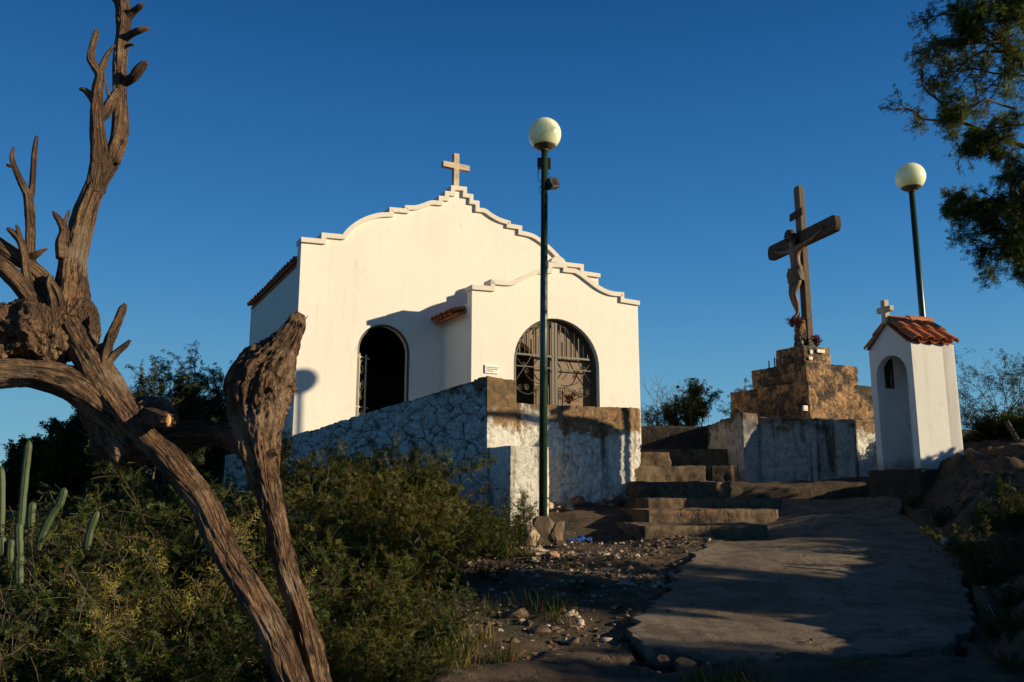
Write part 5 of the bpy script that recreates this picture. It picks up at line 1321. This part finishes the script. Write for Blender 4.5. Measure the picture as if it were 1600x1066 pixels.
# background trees and bushes
def bush_at(px, D, ybase, ytop, wpx, depth, label, seed, leafmat='leafB', leaf=(.05,.009,4,2), n=7, r=.02, group=None, up=.03, name='bush', cat='bush', kids=(2,3.2), spread=.8):
    b = at(px, ybase, D); tp = at(px, ytop, D); H_ = tp.z-b.z; Wm = wpx*D/F; rs = np.random.RandomState(seed)
    ss = []
    for i in range(n):
        a = rs.uniform(0, 6.28); d = (math.cos(a)*Wm/H_*.75, math.sin(a)*.5*Wm/H_, 1.0)
        ss.append(((b.x+rs.normal()*Wm*.08, b.y+rs.normal()*.1, b.z-.1), d, H_*rs.uniform(.40,.60), r))
    return tree(name, (b.x, b.y, b.z), None, None, ss, depth, label, cat, seed, leafmat, leaf, group, 'twig', kids=kids, up=up, spread=spread, bend=.14, rl=(.06,.13))
bush_at(1090, 19, 690, 600, 38, 2, 'small leafy bush behind the steps, left of the pedestal', 31, 'leafC', (.05,.010,4,3))
bush_at(1035, 20, 690, 592, 40, 2, 'bare branching bush showing against the sky right of the porch', 32, 'leafC', None, n=9, r=.014)
bush_at(1160, 20, 690, 585, 34, 2, 'wispy leafy bush partly behind the pedestal tiers', 33, 'leafC', (.05,.009,4,1), n=6)
bush_at(1015, 19, 690, 625, 16, 2, 'low bare twig bush at the porch corner', 34, 'leafC', (.03,.006,3,1), n=6, r=.01)
# right edge
bush_at(1585, 14, 760, 520, 62, 3, 'tall twiggy half bare bush at the right edge behind the shrine', 35, 'leafC', (.035,.006,3,1), n=8, r=.016, kids=(2,2.6))
bush_at(1540, 13.5, 760, 655, 34, 2, 'low green bush right of the shrine foot', 36, 'leafA', (.04,.008,4,3), n=8)
bush_at(1625, 13, 760, 640, 40, 3, 'dense low green bush at the right edge below the twiggy one', 37, 'leafB', (.04,.008,4,2), n=8)
# left background trees
bush_at(150, 17, 800, 640, 105, 3, 'dark broad tree behind the dead tree at the left', 41, 'leafB', (.07,.012,4,3), n=10, r=.05, name='broad_tree', cat='tree')
bush_at(250, 15, 800, 570, 52, 3, 'feathery tree whose top shows right of the dead trunk', 42, 'leafC', (.045,.009,4,2), n=6, r=.03, name='feathery_tree', cat='tree')
bush_at(345, 16, 790, 612, 40, 3, 'small dark tree between the dead trunks and the chapel', 43, 'leafC', (.05,.010,4,2), n=6, r=.025, name='feathery_tree', cat='tree')
bush_at(75, 19, 810, 700, 60, 3, 'low dark tree at the far left horizon', 44, 'leafB', (.08,.014,4,2), n=8, r=.04, name='broad_tree', cat='tree')

# trees and bushes on the bank that stand outside the picture and shade the foreground
random.seed(5)
def shade_tree(x, y, H_, Wm, seed, n=9, sy=1.0, leaf=(.11,.03,4,3)):
    rs = np.random.RandomState(seed); zb = g(x, y); ss = []
    for i in range(n):
        a = rs.uniform(0, 6.28); ss.append(((x, y, zb-.1), (math.cos(a)*Wm/H_*.8, math.sin(a)*Wm/H_*.8, 1.0), H_*rs.uniform(.4,.62), .05))
    o = tree('bank_tree', (x, y, zb), None, None, ss, 2, 'dense tree on the bank to the right outside the picture', 'tree', seed, 'leafB', leaf, 'trees on the right bank', 'twig', kids=(2,3.4), bend=.14, rl=(.1,.22))
    o.scale = (sy, sy, 1)
for i, (x, y, H_, Wm, nn_, sy_) in enumerate(SHADE if 'SHADE' in globals() else [(9.0,4.75,3.3,.5,12,.50),(10.8,1.7,3.4,.6,11,.75),(9.6,10.3,1.5,.9,8,1),(11.2,8.1,2.3,1.0,7,.9),(12,-.2,2.6,1.0,5,1),(14,-2.2,2.8,1.2,6,1)]):
    shade_tree(x, y, H_, Wm, 60+i, nn_, sy_)

# ------------------------------------------------------------------ cacti
def cactus_col(m, P, r, ribs=7):
    P = [Vector(p) for p in P]; P = smooth3(P, 8); n = len(P); N = ribs*4
    R_ = [r*(min(1, .55+i/n*3) if i < n*.2 else 1)*(1-.10*abs(math.sin(i*.55))) for i in range(n)]
    R_[-1] = r*.15; R_[-2] = r*.55; R_[-3] = r*.85
    m.tube(P, R_, N, True, lambda th, L, q: q*.20*(abs(math.cos(th*ribs/2))**.7 - .6))
def cactus(label, stems, group='columnar cacti on the left slope'):
    b0 = stems[0][0]; base = at(b0[0], b0[1], b0[2]); o = empty('columnar_cactus', base, label, 'cactus', group)
    for s_ in stems:
        m = MB(); cactus_col(m, [at(a, b, D) for a, b, D, *_ in s_[:-1]], s_[-1]); m.build('column', M['cactus'], o, smooth=True)
cactus('tall slim cactus rising above the thicket against the sky at the far left', [[(30,850,7.0),(36,780,7.0),(41,730,7.0),(46,688,7.0), .030]])
cactus('cactus cut by the left picture edge, its tip in the sky', [[(0,850,7.0),(2,780,7.0),(1,728,7.0), .034]])
cactus('forked cactus with a long arm bent to the right', [[(60,860,6.6),(68,832,6.6),(84,800,6.6),(95,785,6.6),(101,762,6.6), .030],[(64,852,6.6),(70,825,6.6),(78,801,6.6), .026]])
cactus('short straight cactus standing alone beside the dead trunk', [[(136,860,6.4),(141,830,6.4),(153,798,6.4), .028]])
cactus('pale jointed cactus in two stacked segments low at the left', [[(30,920,5.9),(30,890,5.9),(31,866,5.9), .030],[(31,870,5.9),(30,840,5.9),(30,816,5.9), .027]])
cactus('stubby cactus behind the forked one', [[(48,830,7.2),(49,805,7.2),(51,784,7.2), .034]])
cactus('small leaning cactus near the left edge', [[(16,880,6.3),(16,860,6.3),(18,842,6.3), .026],[(4,870,6.3),(4,850,6.3),(3,838,6.3), .026]])

# ------------------------------------------------------------------ stones and litter
def stone_mesh(name, rs, sz_, flat=.6, sub=2, sharp=.3):
    bm = bmesh.new(); bmesh.ops.create_icosphere(bm, subdivisions=sub, radius=.5)
    o_ = Vector(rs.uniform(0, 50, 3))
    pl = [(Vector(rs.normal(size=3)).normalized(), rs.uniform(.28, .42)) for _ in range(7)]
    for v_ in bm.verts:
        c = v_.co
        for n_, d_ in pl:
            e = c.dot(n_) - d_
            if e > 0: c = c - n_*e
        c = c * (1 + mn.noise(c*3+o_)*sharp); v_.co = Vector((c.x*sz_[0], c.y*sz_[1], c.z*sz_[2]))
    me = bpy.data.meshes.new(name); bm.to_mesh(me); bm.free(); return me
rs = np.random.RandomState(9)
def gz(x, y):
    return g(x, y)
def stone(px, py, w, h, mat, label, cat='stone', group=None, name='stone', dp=.7, D=None):
    # the point where the sight line meets the slope
    r_ = ray(px, py); t_ = .5
    if D is None:
        D = 3.5
        while D < 14 and (O + r_*(D/r_.y)).z > g((O + r_*(D/r_.y)).x, D): D += .02
    P = O + r_*(D/r_.y); k = D/F
    me = stone_mesh(name, rs, (w*k*1.25, w*k*dp*1.2, h*k*1.5)); me.materials.append(M[mat])
    o = bpy.data.objects.new(name, me); COL.objects.link(o); o.location = (P.x, P.y, P.z + h*k*.30); o.rotation_euler = (rs.uniform(-.2,.2), rs.uniform(-.2,.2), rs.uniform(0, 6.3) if w < 30 else rs.uniform(-.4,.4))
    return tag(o, label, cat, group)
stone(850,842,40,34,'rock','big rounded boulder at the foot of the green lamp post', D=9.62)
stone(832,846,24,30,'pale','upright pale boulder left of the lamp post foot', D=9.55)
stone(872,846,22,28,'rock','leaning slab right of the lamp post foot', D=9.6)
stone(822,855,20,22,'rock','brown boulder at the outer left of the lamp stones', D=9.4)
stone(836,864,44,7,'pale','long flat slab below the lamp stones')
stone(868,872,26,10,'brick','pale brick piece beside the blue bag'); stone(951,876,16,7,'brick','lone brick chunk in the sunlit debris')
stone(1002,873,16,7,'brick','brick chunk near the steps in the sunlit debris'); stone(984,892,13,8,'brick','brick shard below the other brick chunks')
stone(865,892,12,8,'pale','small pale stone in the sunlit debris left of centre'); stone(893,968,22,14,'pale','pale stone at the centre of the dark gap'); stone(907,978,18,10,'pale','smaller pale stone touching the first in the gap')
stone(864,987,26,8,'rock','long grey splinter of stone in the lower debris'); stone(803,1010,18,14,'rock','dark angular stone at the lower edge of the debris'); stone(882,1003,9,7,'pale','tiny bright pebble in the lower debris')
stone(845,990,30,12,'rock','flat brown stone half sunk in the lower debris'); stone(808,965,40,14,'rock','long flat rock beside the shrubs'); stone(1030,912,26,7,'rock','flat stone at the broken edge of the path')
stone(1055,898,20,9,'rock','rough stone on the upper edge of the path'); stone(945,930,30,7,'rock','flat grey slab in the shaded gap')
for i, (px, py, w, h) in enumerate(((1035,1040,26,16),(1072,1048,30,18),(1105,1052,26,18),(1150,1042,34,18),(1190,1052,30,20),(1235,1046,34,16),(1280,1044,30,20),(1330,1052,34,16),(1385,1042,30,14),(1440,1036,30,18),(1482,1024,26,16),(1010,1056,20,12))):
    stone(px, py, w, h, 'rock', 'brown rubble stone under the broken front edge of the path', group='rubble stones under the path edge')
for i, (px, py, w, h) in enumerate(((1465,838,18,10),(1478,856,24,14),(1500,862,20,16),(1488,880,26,12),(1512,848,30,10),(1535,852,26,8),(1462,850,9,8),(1520,822,18,8),(1560,830,22,8),(1545,790,14,8),(1444,802,7,9),(1525,910,20,9),(1552,800,10,8))):
    stone(px, py, w, h, 'pale' if i % 3 else 'rock', 'pale broken stone heaped on the bank right of the path', group='stones heaped on the right bank')
for i in range(70):
    px = rs.uniform(1430, 1600); py = rs.uniform(790, 1040); w = 5 + 20*rs.rand()**2
    if px < 1500 and py > 880: px += 90
    stone(px, py, w, w*rs.uniform(.35,.6), ['rock','rock','pale'][i % 3], 'loose stone among the dark scrub of the right bank', group='loose stones on the right bank')
for i in range(34):
    f_ = rs.rand(); w = 6 + 16*rs.rand()**1.5
    stone(848+150*f_, rs.uniform(788, 812) - 12*f_, w, w*rs.uniform(.3,.6), ['rock','pale','rock','rock'][i % 4], 'rubble fallen from the foot of the limewashed terrace wall', group='rubble at the wall foot', D=11.9+.9*f_)
for i in range(26):
    px = rs.uniform(835, 1090); py = rs.uniform(862, 925); w = 12 + 16*rs.rand()
    stone(px, py, w, w*rs.uniform(.2,.36), ['rock','pale','brick','rock'][i % 4], 'flat broken slab piece lying in the debris below the steps', group='flat slab pieces in the debris')
for i in range(85):
    px = rs.uniform(830, 1060); py = rs.uniform(862, 930) if i % 2 else rs.uniform(940, 1050); 
    if i % 2 == 0: px = rs.uniform(700, 960)
    w = 5 + 13*rs.rand()**2; stone(px, py, w, w*rs.uniform(.3,.55), ['rock','pale','rock','brick','pale'][i % 5], 'small loose stone scattered over the debris slope', group='small loose stones on the debris slope')
# gravel and leaf litter: uncountable
def scatter(name, N, region, smin, smax, mat, label, seed):
    rs_ = np.random.RandomState(seed); x = rs_.uniform(region[0], region[1], N*3); y = rs_.uniform(region[2], region[3], N*3)
    on = (x > PLx(y)-.05) & (x < PRx(y)+.05) & (y > 5.15) & (y < 12.4); keep = ~on | (rs_.rand(N*3) < .05)
    keep &= vnoise(x, y, 1.7, seed+30) + vnoise(x, y, 5, seed+31)*.6 > rs_.uniform(-.45, .35, N*3)
    x = x[keep][:N]; y = y[keep][:N]; n = len(x); z = g0(x, y) + .03 + vnoise(x, y, 1.1, 1)*.10 + vnoise(x, y, 3.1, 2)*.06
    s_ = smin*(smax/smin)**(rs_.rand(n)**1.6)
    base = np.array([[-1,-1,-.6],[1,-.8,-.6],[.9,1,-.6],[-.8,.9,-.6],[-.6,-.5,.6],[.6,-.7,.5],[.5,.6,.7],[-.7,.6,.4]])
    V_ = base[None]*s_[:, None, None]*rs_.uniform(.6, 1.3, (n, 8, 3)); V_[:, :, 2] *= .6
    a = rs_.uniform(0, 6.28, n); ca, sa = np.cos(a)[:, None], np.sin(a)[:, None]
    X_ = V_[:, :, 0]*ca - V_[:, :, 1]*sa; Y_ = V_[:, :, 0]*sa + V_[:, :, 1]*ca
    co = np.stack([X_+x[:, None], Y_+y[:, None], V_[:, :, 2]+z[:, None]], -1).reshape(-1, 3)
    fq = np.array([(4,5,6,7),(0,1,5,4),(1,2,6,5),(2,3,7,6),(3,0,4,7)]); q = (np.arange(n)[:, None, None]*8 + fq[None]).reshape(-1, 4)
    o = np_obj(name, co, q, mat); tag(o, label, None, None, 'stuff')
scatter('gravel', 7000, (-2.2, 2.6, 4.2, 12.4), .003, .030, M['rock'], 'gravel and stone crumbs', 1)
scatter('pale_gravel', 700, (-1.0, 2.6, 4.2, 10.5), .004, .028, M['pale'], 'pale stone crumbs', 2)
scatter('bank_gravel', 5000, (2.6, 7, 4.2, 12.4), .006, .024, M['rock'], 'gravel on the bank', 3)
scatter('path_crumbs', 350, (.8, 4.5, 5.2, 12), .003, .008, M['rock'], 'crumbs', 4)
# dry leaves and grass litter
rs_ = np.random.RandomState(17); N = 9000
x = rs_.uniform(-2.5, 6.5, N); y = rs_.uniform(4.2, 12, N); on = (x > PLx(y)) & (x < PRx(y)) & (y > 5.1); x = x[~on]; y = y[~on]; n = len(x)
C_ = np.stack([x, y, g0(x, y)+.04+vnoise(x, y, 1.1, 1)*.10+vnoise(x, y, 3.1, 2)*.06], 1); d_ = rnd_unit(rs_, n); d_[:, 2] = np.abs(d_[:, 2])*.35; w_ = np.cross(d_, rnd_unit(rs_, n)); w_ /= np.linalg.norm(w_, axis=1, keepdims=True)
lc, lq = leaf_quads(C_, d_, w_, rs_.uniform(.02, .06, n), rs_.uniform(.002, .009, n))
tag(np_obj('leaf_litter', lc, lq, M['litter']), 'dry leaf litter', None, None, 'stuff')
def tufts(name, spots, mat, label, seed, hh=(.08,.2), per=40):
    rs_ = np.random.RandomState(seed); C_ = []; 
    for x_, y_, r_ in spots:
        for _ in range(per): a = rs_.uniform(0, 6.28); q = rs_.rand()*r_; C_.append((x_+math.cos(a)*q, y_+math.sin(a)*q))
    C_ = np.array(C_); n = len(C_); z_ = g0(C_[:, 0], C_[:, 1])-.01; b = np.stack([C_[:, 0], C_[:, 1], z_], 1)
    d_ = rs_.normal(size=(n, 3))*.45; d_[:, 2] = 1; d_ /= np.linalg.norm(d_, axis=1, keepdims=True); w_ = np.cross(d_, rnd_unit(rs_, n)); w_ /= np.linalg.norm(w_, axis=1, keepdims=True)
    lc, lq = leaf_quads(b, d_, w_, rs_.uniform(hh[0], hh[1], n), np.full(n, .003)); tag(np_obj(name, lc, lq, mat), label, None, None, 'stuff')
rs2 = np.random.RandomState(4)
tufts('grass', [(rs2.uniform(-2.2, .6), rs2.uniform(4.2, 9), .15) for _ in range(40)] + [(PRx(q_)+rs2.uniform(.15, 2.5), q_, .18) for q_ in rs2.uniform(4.8, 11, 60)] + [(rs2.uniform(.7, 3), rs2.uniform(4.5, 4.95), .12) for _ in range(18)] + [(rs2.uniform(3.7, 5), rs2.uniform(12.6, 13.1), .12) for _ in range(16)], M['leafA'], 'short wild grass', 5)
tufts('dry_grass', [(rs2.uniform(-2.0, .5), rs2.uniform(4.2, 7), .15) for _ in range(16)] + [(PRx(q_)+rs2.uniform(.15, 2), q_, .15) for q_ in rs2.uniform(4.8, 10, 16)], M['straw'], 'dry grass', 6)
# blue bag, wire
m = MB(); K = 14; bc = at(905, 861, 9.15); bc.z = g(bc.x, bc.y)+.03
for j in range(K+1):
    for i in range(K+1):
        u_ = i/K-.5; w_ = j/K-.5; p = Vector((u_*.26, w_*.20, 0)); p.z = .05*abs(mn.noise(p*14))+.06*(.25-u_*u_)+mn.noise(p*30)*.02; m.v.append(tuple(bc + p + mn.noise_vector(p*16)*.02))
for j in range(K):
    for i in range(K): b_ = j*(K+1)+i; m.f.append((b_, b_+1, b_+K+2, b_+K+1)); m.uv.append(None)
bag = m.build('plastic_bag', M['blue'], smooth=True); tag(bag, 'crumpled bright blue plastic bag lying on the debris by the lamp post', 'bag')
md = bag.modifiers.new('thick', 'SOLIDIFY'); md.thickness = .004
m = MB(); m.tube(smooth3([at(1545,946,6.0), at(1553,962,6.0), at(1550,978,5.95), at(1535,990,5.9), at(1518,1000,5.8)]), .006, 8)
wo_ = m.build('loose_wire', M['wire'], smooth=True); tag(wo_, 'short curved pale wire sticking out of the dark ground at the lower right', 'wire')
m = MB(); rp_ = at(1063, 838, 9.4); m.sphere((rp_.x, rp_.y, g(rp_.x, rp_.y)+.05), .035, 10, 7, (1.2,1,.7)); 
rd = m.build('red_wrapper', M['red'], smooth=True); tag(rd, 'tiny red crumpled wrapper at the foot of the lowest step', 'litter')
